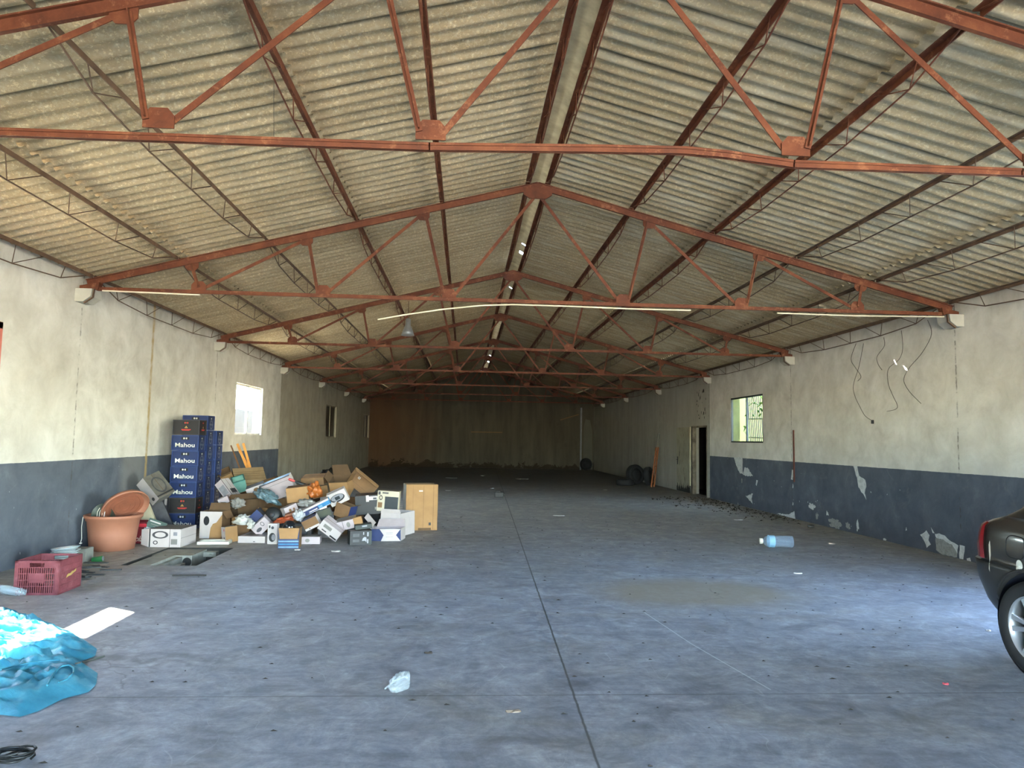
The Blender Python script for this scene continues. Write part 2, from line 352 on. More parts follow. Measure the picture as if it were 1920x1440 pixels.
# ------------------------------------------------------------------ the hall
XL, XR, XC, HW = -4.9, 6.684, .892, 5.792
BAY, Y0, YB, YF = 4.997, 9.291, 37.0, -6.0
WT, TOPZ, DZ = .22, 3.56, 1.147
def zc(d): return 4.88 - .262 * abs(d)
def wall_mesh(x0, x1, holes, y0, y1, ztop):
    m = MB(); cur = y0
    for (a, b, za, zb) in sorted(holes):
        m.box((x0, cur, -.3), (x1, a, ztop))
        if za > -.2: m.box((x0, a, -.3), (x1, b, za))
        m.box((x0, a, zb), (x1, b, ztop)); cur = b
    m.box((x0, cur, -.3), (x1, y1, ztop)); return m
LWIN = [(5.9, 7.83, 1.5, 2.64), (15.62, 17.62, 1.5, 2.62), (25.6, 27.6, 1.46, 2.62), (35.0, 36.85, 1.46, 2.6)]
RWIN = [(15.75, 17.72, 1.52, 2.63)]
RDOOR = (19.5, 20.86, -.25, 1.98)
structure(wall_mesh(XL - WT, XL, LWIN, YF, YB + .2, TOPZ).build('wall_left', WL))
wr = wall_mesh(XR, XR + WT, RWIN + [RDOOR, (3.4, 6.3, -.25, 2.4)], YF, YB + .2, TOPZ)
# patches where the paint has peeled: the same surface, seen a coat deeper
PEEL = NT('peeled_plaster', .9); PEEL.color(PEEL.ramp(PEEL.noise(PEEL.pos(), 18, 5, .7), [(.3, srgb('#a9a8a2')), (.6, srgb('#cfcfca'))]))
PEELG = NT('bare_grey_render', .9); PEELG.color(PEELG.ramp(PEELG.noise(PEELG.pos(), 30, 5, .7), [(.3, srgb('#74736d')), (.6, srgb('#95948c'))]))
PEEL = PEEL.m; PEELG = PEELG.m
def blob(m, cy, cz, ry, rz, seed, mi, X, sgn, n=44, jag=.35, off=.002):
    vs = [(X - sgn * off, cy, cz)]
    for k in range(n):
        a = 2 * PI * k / n; f = 1 + jag * 2 * (noise.noise(Vector((math.cos(a) * 1.6, math.sin(a) * 1.6, seed))) + .6 * noise.noise(Vector((math.cos(a) * 5, math.sin(a) * 5, seed + 9))))
        vs.append((X - sgn * off, cy + ry * f * math.cos(a), max(.004, cz + rz * f * math.sin(a))))
    m.add(vs, [(0, 1 + k, 1 + (k + 1) % n) for k in range(n)], mi)
def peel_px(m, pts, mi, X, sgn, off=.002):
    vs = []
    P = [xw(u, v, X) for u, v in pts]; N = len(P); rr = random.Random(len(pts) * 7 + int(pts[0][0]))
    for i in range(N):
        a, b = P[i], P[(i + 1) % N]; k = max(1, int((b - a).length / .05))
        for j in range(k):
            q = a.lerp(b, j / k) + Vector((0, rr.uniform(-.012, .012), rr.uniform(-.012, .012))); vs.append((X - sgn * off, q.y, max(.004, q.z)))
    m.add(vs, [tuple(range(len(vs)))], mi)
for pts in ([(1376, 857), (1392, 858), (1393, 889), (1387, 887), (1380, 872)], [(1396, 876), (1402, 877), (1412, 893), (1402, 893), (1393, 890)],
            [(1600, 873), (1607, 874), (1612, 893), (1622, 900), (1625, 912), (1621, 924), (1625, 938), (1618, 927), (1610, 912), (1607, 897), (1603, 885)],
            [(1485, 880), (1488, 881), (1487, 900), (1483, 899)], [(1418, 900), (1421, 901), (1419, 911), (1417, 908)],
            [(1398, 930), (1412, 925), (1409, 935), (1412, 946), (1404, 936)], [(1456, 962), (1478, 965), (1490, 959), (1492, 972), (1476, 971)],
            [(1725, 1003), (1738, 995), (1744, 1004), (1741, 1012), (1746, 1022), (1738, 1028), (1733, 1012)],
            [(1752, 1001), (1766, 1001), (1778, 1009), (1784, 1014), (1797, 1024), (1796, 1038), (1785, 1024), (1768, 1012), (1754, 1008)],
            [(1800, 1022), (1810, 1024), (1806, 1050), (1799, 1048)], [(1813, 1046), (1820, 1045), (1822, 1054), (1814, 1053)],
            [(1745, 988), (1752, 1001), (1749, 1000)], [(1699, 988), (1701, 995), (1698, 994)]):
    peel_px(wr, pts, 1, XR, 1)
peel_px(wr, [(1754, 1008), (1768, 1012), (1785, 1022), (1796, 1038), (1795, 1046), (1768, 1041), (1756, 1030)], 2, XR, 1, .0025)
for (u, v, a, b, mi) in ((1523, 950, .11, .06, 1), (1532, 968, .05, .07, 2), (1552, 963, .04, .04, 1), (1566, 981, .2, .08, 2), (1590, 986, .06, .06, 2), (1608, 985, .04, .09, 1), (1659, 1012, .05, .03, 1),
                         (1487, 912, .02, .04, 1), (1487, 945, .02, .03, 1), (1350, 940, .02, .03, 1), (1384, 950, .05, .07, 2), (1391, 900, .03, .05, 2)):
    q = xw(u, v, XR); blob(wr, q.y, q.z, a, b, u * .37, mi, XR, 1)
BLK = plain('black_gap', '#120f0c', .9)
rg = random.Random(5)
for k in range(26):     # chipped specks over and on the leaf beside the doorway
    y = rg.uniform(19.6, 20.4); z = rg.uniform(2.15, 3.0); blob(wr, y, z, rg.uniform(.012, .035), rg.uniform(.02, .06), k, 3, XR, 1, 12)
wrc = MB
wall_right = structure(wr.build('wall_right', [WR, PEEL, PEELG, BLK]))
# back wall with gable, front wall with the wide entrance behind the camera
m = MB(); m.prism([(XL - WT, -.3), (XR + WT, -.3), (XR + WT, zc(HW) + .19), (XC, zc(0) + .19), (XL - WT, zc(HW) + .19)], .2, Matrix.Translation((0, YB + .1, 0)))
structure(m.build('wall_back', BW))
m = MB(); OX0, OX1, OZ = -2.0, 6.4, 3.5
m.box((XL - WT, YF - .2, -.3), (OX0, YF, 3.52)); m.box((OX1, YF - .2, -.3), (XR + WT, YF, 3.52))
m.prism([(XL - WT, OZ), (XR + WT, OZ), (XR + WT, zc(HW) + .19), (XC, zc(0) + .19), (XL - WT, zc(HW) + .19)], .2, Matrix.Translation((0, YF - .1, 0)))
structure(m.build('wall_front', WL))

# floor with the rectangular pit
PX0, PX1, PY0, PY1 = -3.87, -3.03, 8.53, 9.86
m = MB()
def q(x0, y0, x1, y1, z=0, mi=0): m.add([(x0, y0, z), (x1, y0, z), (x1, y1, z), (x0, y1, z)], [(0, 1, 2, 3)], mi)
q(XL - WT, YF - .3, XR + WT, PY0); q(XL - WT, PY1, XR + WT, YB); q(XL - WT, PY0, PX0, PY1); q(PX1, PY0, XR + WT, PY1)
PD = 1.1
CONC = plain('pit_concrete', '#8b887c', .85, 0, .25, 5, bump=.3); PDK = plain('pit_shade', '#2b2925', .95, 0, .3, 4)  # second material: pit shade painted as a dark colour
for (a, b) in (((PX0, PY0), (PX0, PY1)), ((PX1, PY0), (PX1, PY1)), ((PX0, PY1), (PX1, PY1)), ((PX0, PY0), (PX1, PY0))):
    m.add([(a[0], a[1], 0), (b[0], b[1], 0), (b[0], b[1], -PD), (a[0], a[1], -PD)], [(0, 1, 2, 3)], 2)
m.add([(PX0, PY0, -PD), (PX1, PY0, -PD), (PX1, PY1, -PD), (PX0, PY1, -PD)], [(0, 1, 2, 3)], 2)
m.box((PX0, PY0, -PD), (-3.50, 9.35, -.035), 1)            # pale ledge along the left side, with a groove beside it
m.box((-3.80, PY0, -.035), (-3.56, 9.30, -.004), 1)
m.box((PX0, 9.35, -PD), (-3.38, PY1, -.02), 1)             # lump of concrete at the far end
m.box((-3.50, PY0, -.5), (-3.44, 9.3, -.10), 1)
m.box((-3.40, PY1 - .12, -.10), (-3.22, PY1, -.04), 1)
m.lathe([(.001, 0), (.055, 0)], 24, Matrix.Translation((-3.44, 9.347, -.10)) @ Matrix.Rotation(PI / 2, 4, 'X'), 2)
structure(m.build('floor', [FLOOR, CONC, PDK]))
# outside ground
G = plain('yard_ground', '#d0c2a4', .9, 0, .15, .8)
m = MB()
for (a, b, c, d) in ((-60, -60, 60, YF - .3), (-60, YF - .3, XL - WT, 80), (XR + WT, YF - .3, 60, 80), (XL - WT, YB + .2, XR + WT, 80)):
    m.add([(a, b, -.02), (c, b, -.02), (c, d, -.02), (a, d, -.02)], [(0, 1, 2, 3)])
structure(m.build('ground', G))

# corrugated roof: three overlapping courses a side
PIT = .177; AMP = .024
def roof_side(sg):
    m = MB(); ys = []; y = YF - .35
    while y < YB + .25: ys.append(y); y += PIT / 8
    for k, (d0, d1) in enumerate(((.14, 2.5), (2.36, 4.72), (4.58, 6.15))):
        off = .075 - .034 * k
        nseg = 6 if k < 2 else 18; rows = []
        for i in range(nseg + 1):
            d = d0 + (d1 - d0) * i / nseg; z = zc(d) + .152 + off + (.0 if i < nseg else 0)
            row = []
            for y in ys:
                sh = math.floor(y / .885); jit = .006 * math.sin(sh * 12.9898 + k * 4.1) + .004 * noise.noise(Vector((d * .8, y * .5, 3)))
                row.append(Vector((XC + sg * d, y, z + AMP * math.cos(2 * PI * y / PIT) + jit)))
            rows.append(row)
        n = len(ys); vs = [p for r_ in rows for p in r_]
        fs = [(i * n + j, i * n + j + 1, (i + 1) * n + j + 1, (i + 1) * n + j) for i in range(nseg) for j in range(n - 1)]
        # small broken holes: (side, course, segment, approximate y)
        kill = set()
        for (hs, hk, hi, hy, hn) in ROOF_HOLES:
            if hs == sg and hk == k:
                j = int((hy - ys[0]) / (PIT / 8)); kill |= {hi * (n - 1) + j + e for e in range(hn)}
        fs = [f for i, f in enumerate(fs) if i not in kill]
        m.add(vs, fs, 0, True)
    return m
ROOF_HOLES = [(1, 2, 2, 11.07, 3), (1, 2, 4, 11.25, 1)]
m = roof_side(-1); m2 = roof_side(1); m.add(m2.v, m2.f, 0, True)
# small daylight hole high on the right slope: the sun spot on the right wall comes through it
structure(m.build('ceiling', ROOF))
# ridge capping with daylight gaps
m = MB(); rr = random.Random(3); y = YF - .3
GAPS = [(13.05, .05), (13.6, .16), (16.9, .06), (21.5, .13), (31.0, .1), (33.5, .2)]
RC = plain('ridge_cement', '#8f8872', .9, 0, .3, 5)
segs = []; cuts = sorted(GAPS); cur = YF - .3
for (gy, gl) in cuts: segs.append((cur, gy)); cur = gy + gl
segs.append((cur, YB + .2))
zr = zc(0) + .235
def capprof(y):
    w = .004 * math.sin(y * 35)
    return [(-.30, zr - .045 + w), (-.17, zr - .02 + w), (-.08, zr + .035), (0, zr + .06), (.08, zr + .035), (.17, zr - .02 - w), (.30, zr - .045 - w)]
for (a, b) in segs:
    n = max(2, int((b - a) / .045)); vs = []
    for i in range(n + 1):
        yy = a + (b - a) * i / n; vs += [(XC + x, yy, z) for x, z in capprof(yy)]
    m.add(vs, [(i * 7 + k, i * 7 + k + 1, (i + 1) * 7 + k + 1, (i + 1) * 7 + k) for i in range(n) for k in range(6)], 0, True)
for (gy, gl) in cuts:     # around each gap only the left or the right skirt of the capping is missing
    s = 1 if rr.random() < .7 else -1
    for k in range(6):
        if (s > 0 and k in (4,)) or (s < 0 and k in (1,)): continue
        vs = []
        for yy in (gy, gy + gl): pr = capprof(yy); vs += [(XC + pr[k][0], yy, pr[k][1]), (XC + pr[k + 1][0], yy, pr[k + 1][1])]
        m.add(vs, [(0, 1, 3, 2)], 0)
# strip of pitched-down slab under the capping, seen as the pale spine of the roof
structure(m.build('trim_1', RC))

# ------------------------------------------------------------------ roof trusses
BN = [-4.34, -2.77, -1.145, 1.16, 2.77, 4.38]; TN = [-4.44, -3.01, -1.51, 1.51, 3.02, 4.43]
TZ = 3.325
OCT = [(-.5, -.5), (.5, -.5), (.5, .12), (.28, .5), (-.28, .5), (-.5, .12)]
def chordL(m, p0, p1, w=.078, h=.085):     # back-to-back angles: two slim flanges and a web
    p0 = Vector(p0); p1 = Vector(p1)
    up = (p1 - p0).normalized().cross(Vector((0, 1, 0))).normalized()
    if up.z < 0: up = -up
    m.bar(p0 + up * (h / 2 - .005), p1 + up * (h / 2 - .005), w, .010, up)
    for s in (-1, 1): m.bar(p0 + Vector((0, s * .011, 0)), p1 + Vector((0, s * .011, 0)), .009, h - .012, up)
    m.bar(p0 - up * (h / 2 - .008), p1 - up * (h / 2 - .008), .034, .016, up)
def make_truss(label, bent=False):
    root = thing('roof_truss', label, 'roof truss', (XC, 0, 0), group='red steel roof trusses across the hall')
    for s in (-1, 1):
        m = MB(); chordL(m, (s * (HW - .08), 0, zc(HW - .08)), (0, 0, zc(0))); m.build('top_chord', STEEL, root)
    m = MB()
    pts = [(-HW + .06, 0, TZ), (HW - .06, 0, TZ)] if not bent else [(-HW + .06, 0, 3.262), (-3.67, 0, 3.268), (-1.15, 0, 3.290), (-.1, 0, 3.325), (.45, .01, 3.342), (.7, 0, 3.325), (1.14, 0, 3.28), (2.65, 0, 3.29), (HW - .06, 0, 3.30)]
    for a, b in zip(pts, pts[1:]):
        a = Vector(a); b = Vector(b); e = (b - a).normalized() * .004
        m.bar(a - e, b + e, .052, .016); m.bar(a - e + Vector((0, .012, -.018)), b + e + Vector((0, .012, -.018)), .012, .036); m.bar(a - e + Vector((0, -.012, -.018)), b + e + Vector((0, -.012, -.018)), .012, .036)
    m.build('bottom_chord', STEEL, root)
    L = [(0, 0), (0, 1), (1, 1), (1, 2), (2, 2), (2, 'a'), (3, 'a'), (3, 3), (4, 3), (4, 4), (5, 4), (5, 5)]
    for b, t_ in L:
        x1 = 0 if t_ == 'a' else TN[t_]; x0 = BN[b]
        side = .016 if (t_ == 'a' or abs(x1) < abs(x0)) else -.016
        z1 = zc(x1) - .06 - (.1 if t_ == 'a' else .0)
        dx = .07 * (1 if x1 > x0 + .2 else -1 if x1 < x0 - .2 else 0)
        m = MB(); p0 = Vector((x0 + dx, side, TZ + .045)); p1 = Vector((x1 - (.05 * (1 if x1 > x0 else -1) if t_ == 'a' else dx * .5), side, z1))
        m.bar(p0, p1, .008, .040); m.bar(p0 + Vector((0, side * .9, .012)), p1 + Vector((0, side * .9, .012)), .036, .008)
        m.build('web_member', STEEL, root)
    for x in BN:
        m = MB(); m.prism([(x + a * .185, TZ + .062 + b * .125) for a, b in OCT], .010); m.build('gusset_plate', STEEL, root)
    for x in TN:
        m = MB(); m.prism([(x + a * .17, zc(x) - .075 - b * .11) for a, b in OCT], .010); m.build('gusset_plate', STEEL, root)
    m = MB(); z0 = zc(0) - .045
    m.prism([(-.17, z0 + .05), (-.20, z0 + .02), (-.19, z0 - .08), (-.11, z0 - .13), (.11, z0 - .13), (.19, z0 - .08), (.20, z0 + .02), (.17, z0 + .05), (0, z0 + .09)], .03)
    m.build('apex_plate', STEEL, root)
    for s in (-1, 1):
        m = MB(); xs = s * (HW - .005)
        m.prism([(xs, TZ - .03), (xs - s * .22, TZ - .03), (xs - s * .24, zc(HW) + .03), (xs, zc(HW) - .02)], .09); m.build('end_plate', STEEL, root)
    return root
OCTN = ['nearest, its bottom chord bowed and kinked right of the ridge', 'second from the entrance, white conduits hanging along its bottom chord', 'third from the entrance, above the pale left window',
        'fourth from the entrance, where the grey left dado stops', 'fifth from the entrance, above the bare concrete walls', 'sixth from the entrance, deep in the dark hall', 'farthest, standing just before the back wall']
t0 = make_truss('red steel roof truss ' + OCTN[0], True); t0.location = (XC, Y0 - BAY, 0)
t1 = make_truss('red steel roof truss ' + OCTN[1])
for k in range(6):
    o = t1 if k == 0 else copy_tree(t1); o.location = (XC, Y0 + k * BAY, 0); o['label'] = 'red steel roof truss ' + OCTN[k + 1]

# white concrete corbels with a bent steel strap under each truss end (part of the walls)
CORB = plain('corbel_paint', '#a9a599', .85, 0, .12, 4)
def corbel(n, s, y):
    xw_ = XL if s < 0 else XR
    m = MB(); m.prism([(xw_, TZ - .035), (xw_ - s * .20, TZ - .035), (xw_ - s * .19, TZ - .13), (xw_ - s * .10, TZ - .20), (xw_, TZ - .20)], .26, Matrix.Translation((0, y, 0)))
    m.bar((xw_ - s * .215, y - .10, TZ - .03), (xw_ - s * .205, y - .10, TZ - .14), .03, .012, (1, 0, 0), 1); m.bar((xw_ - s * .205, y - .10, TZ - .14), (xw_ - s * .10, y - .10, TZ - .215), .03, .012, (1, 0, 0), 1)
    structure(m.build('trim_%d' % n, [CORB, DSTEEL]))
n = 2
for k in range(-1, 6):
    for s in (-1, 1): corbel(n, s, Y0 + k * BAY); n += 1

# ------------------------------------------------------------------ lattice purlins
PD_ = [.13, 1.27, 2.38, 3.53, 4.63, 5.66]
def make_purlin(heavy, dep=.20):
    root = thing('roof_purlin', '', 'purlin'); L = BAY
    m = MB(); mt = STEEL if heavy else DSTEEL
    a = .06 if heavy else .036
    m.bar((0, .02, 0), (0, L - .02, 0), a, .010); m.bar((a / 2 - .004, .02, -.022), (a / 2 - .004, L - .02, -.022), .008, a)
    m.build('top_angle', mt, root)
    ns = [L * .14, L * .32, L * .5, L * .68, L * .86]
    pts = [(0, .05, -.01)] + [(0, y, -dep + (.05 if i in (0, 4) else 0)) for i, y in enumerate(ns)] + [(0, L - .05, -.01)]
    m = MB(); m.tube(pts, .0075, 6); m.build('bottom_rod', mt, root)
    m = MB(); tops = [L * .12, L * .31, L * .5, L * .69, L * .88]; zg = []
    for i, y in enumerate(ns):
        zg += [(0, tops[i], 0), (0, y, pts[i + 1][2])]
        if i < 4: zg += [(0, (tops[i] + tops[i + 1]) / 2 + .1, 0)]
    m.tube(zg, .0055, 5)
    m.build('web_rods', mt, root)
    return root
PA = make_purlin(True, .22); PB = make_purlin(False, .24)
ORD = ['first', 'second', 'third', 'fourth', 'fifth', 'sixth', 'seventh', 'eighth']
NTH = ['at the ridge', 'first from ridge', 'second from ridge', 'third from ridge', 'next above the wall', 'along the wall top']
used = {0: False, 1: False}
for b in range(-2, 6):
    yy = Y0 + b * BAY
    L = BAY
    if yy + BAY > YB: L = YB - yy
    if b == -2: yy += 0
    for s in (-1, 1):
        for i, d in enumerate(PD_):
            heavy = i < 3
            src = PA if heavy else PB
            o = src if not used[int(heavy)] else copy_tree(src)
            used[int(heavy)] = True
            o.location = (XC + s * d, yy, zc(d) + .088); o.scale = (1, L / BAY, 1)
            o['group'] = 'lattice purlins of the roof'
            bn = b + 1
            if bn < 0: o['label'] = 'lattice purlin, %s on %s slope, nearer than the first truss' % (NTH[i], 'left' if s < 0 else 'right')
            elif bn < 6:
                o['label'] = 'lattice purlin, %s on %s slope, between %s and %s trusses' % (NTH[i], 'left' if s < 0 else 'right', ORD[bn], ORD[bn + 1])
            else:
                o['label'] = 'lattice purlin, %s on %s slope, beyond the last truss' % (NTH[i], 'left' if s < 0 else 'right')

# ------------------------------------------------------------------ windows and doors
GL = NT('window_glass', .05); g = GL.t.nodes; tr = GL.n('BsdfTransparent'); gl = GL.n('BsdfGlossy'); mx = GL.n('MixShader'); gl.inputs['Roughness'].default_value = .03
mx.inputs[0].default_value = .06; GL.link(tr.outputs[0], mx.inputs[1]); GL.link(gl.outputs[0], mx.inputs[2]); GL.link(mx.outputs[0], g['Material Output'].inputs[0]); tr.inputs[0].default_value = (.93, .95, .93, 1)
GLASS = GL.m
DG = NT('dirty_glass', .3); g = DG.t.nodes; tr = DG.n('BsdfTransparent'); mx = DG.n('MixShader'); mx.inputs[0].default_value = .75
DG.color(DG.ramp(DG.noise(DG.pos(), 6, 5), [(.3, srgb('#2d2822')), (.7, srgb('#4b443a'))])); DG.link(tr.outputs[0], mx.inputs[1]); DG.link(DG.b.outputs[0], mx.inputs[2]); DG.link(mx.outputs[0], g['Material Output'].inputs[0])
DIRTY = DG.m
def window(n, X, s, y0, y1, z0, z1, fm, glass, mull=.5, bar=.04, inset=.07):
    xi = X + s * inset      # frame sits in the wall, a little behind its inner face
    m = MB(); d = .045
    m.box((xi - d / 2, y0, z0), (xi + d / 2, y0 + bar, z1)); m.box((xi - d / 2, y1 - bar, z0), (xi + d / 2, y1, z1))
    m.box((xi - d / 2, y0, z0), (xi + d / 2, y1, z0 + bar)); m.box((xi - d / 2, y0, z1 - bar), (xi + d / 2, y1, z1))
    ym = y0 + (y1 - y0) * mull
    m.box((xi - d / 2, ym - bar * .6, z0), (xi + d / 2, ym + bar * .6, z1))
    o = structure(m.build('window_%d' % n, fm))
    for a, b in ((y0 + bar, ym - bar * .6), (ym + bar * .6, y1 - bar)):
        m = MB(); m.box((xi - .003, a, z0 + bar), (xi + .003, b, z1 - bar)); m.build('pane', glass, o)
    return o
FW_ = plain('white_frame', '#cfc9bb', .6); FD = plain('dark_green_frame', '#131b1c', .6); FR = plain('salmon_frame', '#c4705f', .6); FT = plain('tan_frame', '#8f8672', .6)
w1 = window(1, XL, -1, *LWIN[0], FR, GLASS, .50, .07, .02)
w2 = window(2, XL, -1, *LWIN[1], FW_, GLASS)
w3 = window(3, XL, -1, *LWIN[2], FT, DIRTY); w4 = window(4, XL, -1, *LWIN[3], FT, DIRTY)
w5 = window(5, XR, 1, *RWIN[0], FD, GLASS, .5, .035, .03)
m = MB(); a, b, z0, z1 = RWIN[0]
m.box((XR + .06, b - .012, z0), (XR + WT + .01, b + .004, z1)); m.box((XR + .06, a - .004, z0), (XR + WT + .01, a + .012, z1)); m.box((XR + .06, a, z0 - .004), (XR + WT + .01, b, z0 + .012))
m.build('painted_reveal', plain('reveal_yellow_green', '#4b4f2a', .9), w5)
# boards blocking the lower half of the nearest window's far sash
m = MB(); m.box((XL - .13, 6.9, 1.52), (XL - .11, 7.80, 2.22)); m.build('board', plain('weathered_board', '#8d7b62', .8), w1)
BRK = plain('brick_infill', '#5b3a2c', .9, 0, .35, 9)
for a, b, z0, z1, n in ((LWIN[2][0], LWIN[2][1], 1.46, 2.62, w3), (LWIN[3][0], LWIN[3][1], 1.46, 2.6, w4)):
    m = MB(); m.box((XL - .21, a, z0), (XL - .13, b, z1)); m.build('brick_infill', BRK, n)

# doorway in the right wall: dark store room behind, frame, and the painted leaf folded back on the wall
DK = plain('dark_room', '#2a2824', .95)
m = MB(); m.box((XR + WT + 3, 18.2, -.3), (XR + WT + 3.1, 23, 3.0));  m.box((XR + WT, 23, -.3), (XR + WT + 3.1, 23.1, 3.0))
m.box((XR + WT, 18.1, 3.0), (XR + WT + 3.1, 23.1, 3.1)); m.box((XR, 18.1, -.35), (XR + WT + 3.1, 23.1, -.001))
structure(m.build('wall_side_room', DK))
YEL = plain('annex_yellow_paint', '#626636', .9, 0, .08, 1)
m = MB(); m.box((XR + WT, 18.04, -.3), (XR + WT + 3.1, 18.2, 3.1)); structure(m.build('wall_annex', YEL))
m = MB(); y0, y1, _, z1 = RDOOR
FRM = plain('rusty_door_frame', '#6e6556', .8, 0, .5, 5)
m.box((XR - .012, y0, 0), (XR + .10, y0 + .045, z1)); m.box((XR - .012, y1 - .12, 0), (XR + .10, y1, z1)); m.box((XR - .012, y0, z1 - .045), (XR + .10, y1, z1))
structure(m.build('door_1', FRM))
LEAF = NT('old_cream_door_paint', .8); P = LEAF.pos(); xyz = LEAF.sep(P)
c = LEAF.ramp(LEAF.noise(P, 3, 5, .6), [(.3, srgb('#8d8873')), (.7, srgb('#a8a38c'))])
c = LEAF.mix(LEAF.math('MULTIPLY', LEAF.step(LEAF.noise(LEAF.mapping(P, (1, 2.2, .5)), 4, 5, .7), .6, .63), .8), c, srgb('#3f392c'))
ft = LEAF.math('LESS_THAN', LEAF.math('ADD', xyz[2], LEAF.math('MULTIPLY', LEAF.noise(LEAF.mapping(P, (1, 6, 1)), 2, 3), -.75)), -.2)
c = LEAF.mix(ft, c, srgb('#1e1b16')); LEAF.color(c)
m = MB(); m.box((XR - .05, 20.9, .015), (XR - .012, 22.2, 1.96)); lf = structure(m.build('door_2', LEAF.m))
m = MB(); m.box((XR - .062, 22.05, .82), (XR - .05, 22.12, 1.06), 0); m.tube([(XR - .06, 22.08, .97), (XR - .10, 22.08, .97), (XR - .10, 21.98, .97)], .009, 8); m.build('door_handle', plain('dark_metal', '#1c1a18', .5), lf)

# what the windows look out on
m = MB(); m.box((13.0, 12, -.02), (13.2, 18.0, 3.2)); m.build('bounce_wall', plain('bounce_render', '#cfc7b2', .9))  # unseen wall, added to bounce sun in through the right window
tag(bpy.data.objects['bounce_wall'], 'unseen wall added to bounce sunlight through the right window', 'wall')
SLM = plain('lattice_slats', '#2e2618', .8); 
fr = thing('leaning_lattice', 'tilted brown lattice of slats outside the right window', 'lattice', (XR + .62, 0, 0))
m = MB()
for k in range(15):
    y = 15.75 + k * .11; m.bar((-.2, y, 0), (-.2, y + .42, 3.1), .018, .022)
m.build('slats', SLM, fr)
m = MB()
for z in (1.62, 2.08): m.bar((-.18, 15.8, z), (-.18, 17.75, z + .04), .02, .02)
m.build('rails', SLM, fr)
LF = plain('vine_leaf', '#46661c', .5, 0, .3, 5)
vt = thing('vine', 'green vine shoots hanging across the right window', 'plant', (XR + .32, 17.0, 2.3))
m = MB(); m.tube([(0, -.7, .25), (0, -.3, .12), (0, .1, .2), (0, .5, .1)], .008, 5); m.tube([(0, .45, -.3), (0, .65, -.5), (0, .2, -.72)], .006, 5); m.build('stem', plain('vine_stem', '#4f5a25', .7), vt)
m = MB(); rr = random.Random(8)
for k in range(34):
    cy = rr.uniform(-.65, .5) if k < 26 else rr.uniform(.3, .7); cz = rr.uniform(-.12, .32) if k < 26 else rr.uniform(-.6, -.35); s_ = rr.uniform(.05, .09)
    M_ = Matrix.Translation((rr.uniform(-.05, .05), cy, cz)) @ Euler((rr.uniform(0, 6), rr.uniform(-.7, .7), rr.uniform(-.6, .6))).to_matrix().to_4x4()
    m.add([M_ @ Vector(p) for p in ((0, -s_, 0), (.01, -.3 * s_, .45 * s_), (0, s_ * 1.2, 0), (.01, -.3 * s_, -.45 * s_))], [(0, 1, 2), (0, 2, 3)])
m.build('leaves', LF, vt)
BWL = plain('yard_block_wall', '#2e2921', .9, 0, .25, 2.5)
m = MB(); m.box((-8.4, 12, -.02), (-8.2, 34, 2.42)); m.build('yard_wall', BWL); tag(bpy.data.objects['yard_wall'], 'pale block yard wall seen through the left window', 'wall')

# ------------------------------------------------------------------ lettering as mesh
def text_faces(s, height, bold=0.0, shear=0.0, spacing=1.0):
    cu = bpy.data.curves.new('t', 'FONT'); cu.body = s; cu.size = height; cu.offset = bold; cu.shear = shear; cu.space_character = spacing
    cu.align_x = 'CENTER'; cu.align_y = 'CENTER'; cu.resolution_u = 3
    ob = bpy.data.objects.new('t', cu); COL.objects.link(ob)
    dg = bpy.context.evaluated_depsgraph_get(); ev = ob.evaluated_get(dg); me = ev.to_mesh()
    vs = [v.co.copy() for v in me.vertices]; fs = [tuple(p.vertices) for p in me.polygons]; ev.to_mesh_clear()
    bpy.data.objects.remove(ob); bpy.data.curves.remove(cu)
    return vs, fs
_tx = {}
def txt(s, h, bold=0, shear=0, sp=1.0):
    k = (s, h, bold, shear, sp)
    if k not in _tx: _tx[k] = text_faces(*k)
    return _tx[k]

# ------------------------------------------------------------------ printed cartons
KR = plain('kraft_card', '#8d6b45', .85, 0, .1, 5); KD = plain('kraft_card_dull', '#6c5136', .9, 0, .14, 5); KI = plain('kraft_inside', '#54402b', .9, 0, .12, 5)
WH = plain('white_card', '#aaa19d', .6, 0, .06, 6); PK = plain('greyish_pink_card', '#9b8f90', .6, 0, .08, 6); GR = plain('grey_card', '#6f6c67', .7, 0, .12, 6)
NV = plain('navy_print', '#1e2b52', .5, 0, .12, 6); BK = plain('black_print', '#18191b', .5, 0, .2, 6); TL = plain('teal_blue_print', '#1f5f86', .5, 0, .25, 8)
GN = plain('dark_green_print', '#1e2522', .5, 0, .2, 6); SK = plain('silver_print', '#77777c', .45, 0, .2, 12); DGY = plain('dark_grey_print', '#38373a', .5, 0, .25, 14)
OR = plain('orange_plastic', '#96521f', .4, 0, .3, 14); RD = plain('red_plastic', '#b23a3a', .4, 0, .1, 6); WD = plain('pale_wood', '#a08560', .7, 0, .15, 8); OW = plain('orange_wood', '#c98a3e', .6, 0, .15, 8)
BLUE2 = plain('light_blue_print', '#5c7c92', .5, 0, .25, 9); SCR = plain('screen_print', '#23282b', .35, 0, .15, 4)
FACES = {'F': ((-1, -1, -1), (1, 0, 0), (0, 0, 1), (0, -1, 0)), 'R': ((1, -1, -1), (0, 1, 0), (0, 0, 1), (1, 0, 0)), 'L': ((-1, 1, -1), (0, -1, 0), (0, 0, 1), (-1, 0, 0)),
         'B': ((1, 1, -1), (-1, 0, 0), (0, 0, 1), (0, 1, 0)), 'T': ((-1, -1, 1), (1, 0, 0), (0, 1, 0), (0, 0, 1)), 'D': ((-1, 1, -1), (1, 0, 0), (0, -1, 0), (0, 0, -1))}
def rotm(yaw=0, tilt=0, roll=0):
    return Matrix.Rotation(R(roll), 4, 'Y') @ Matrix.Rotation(R(tilt), 4, 'X') @ Matrix.Rotation(R(yaw), 4, 'Z')
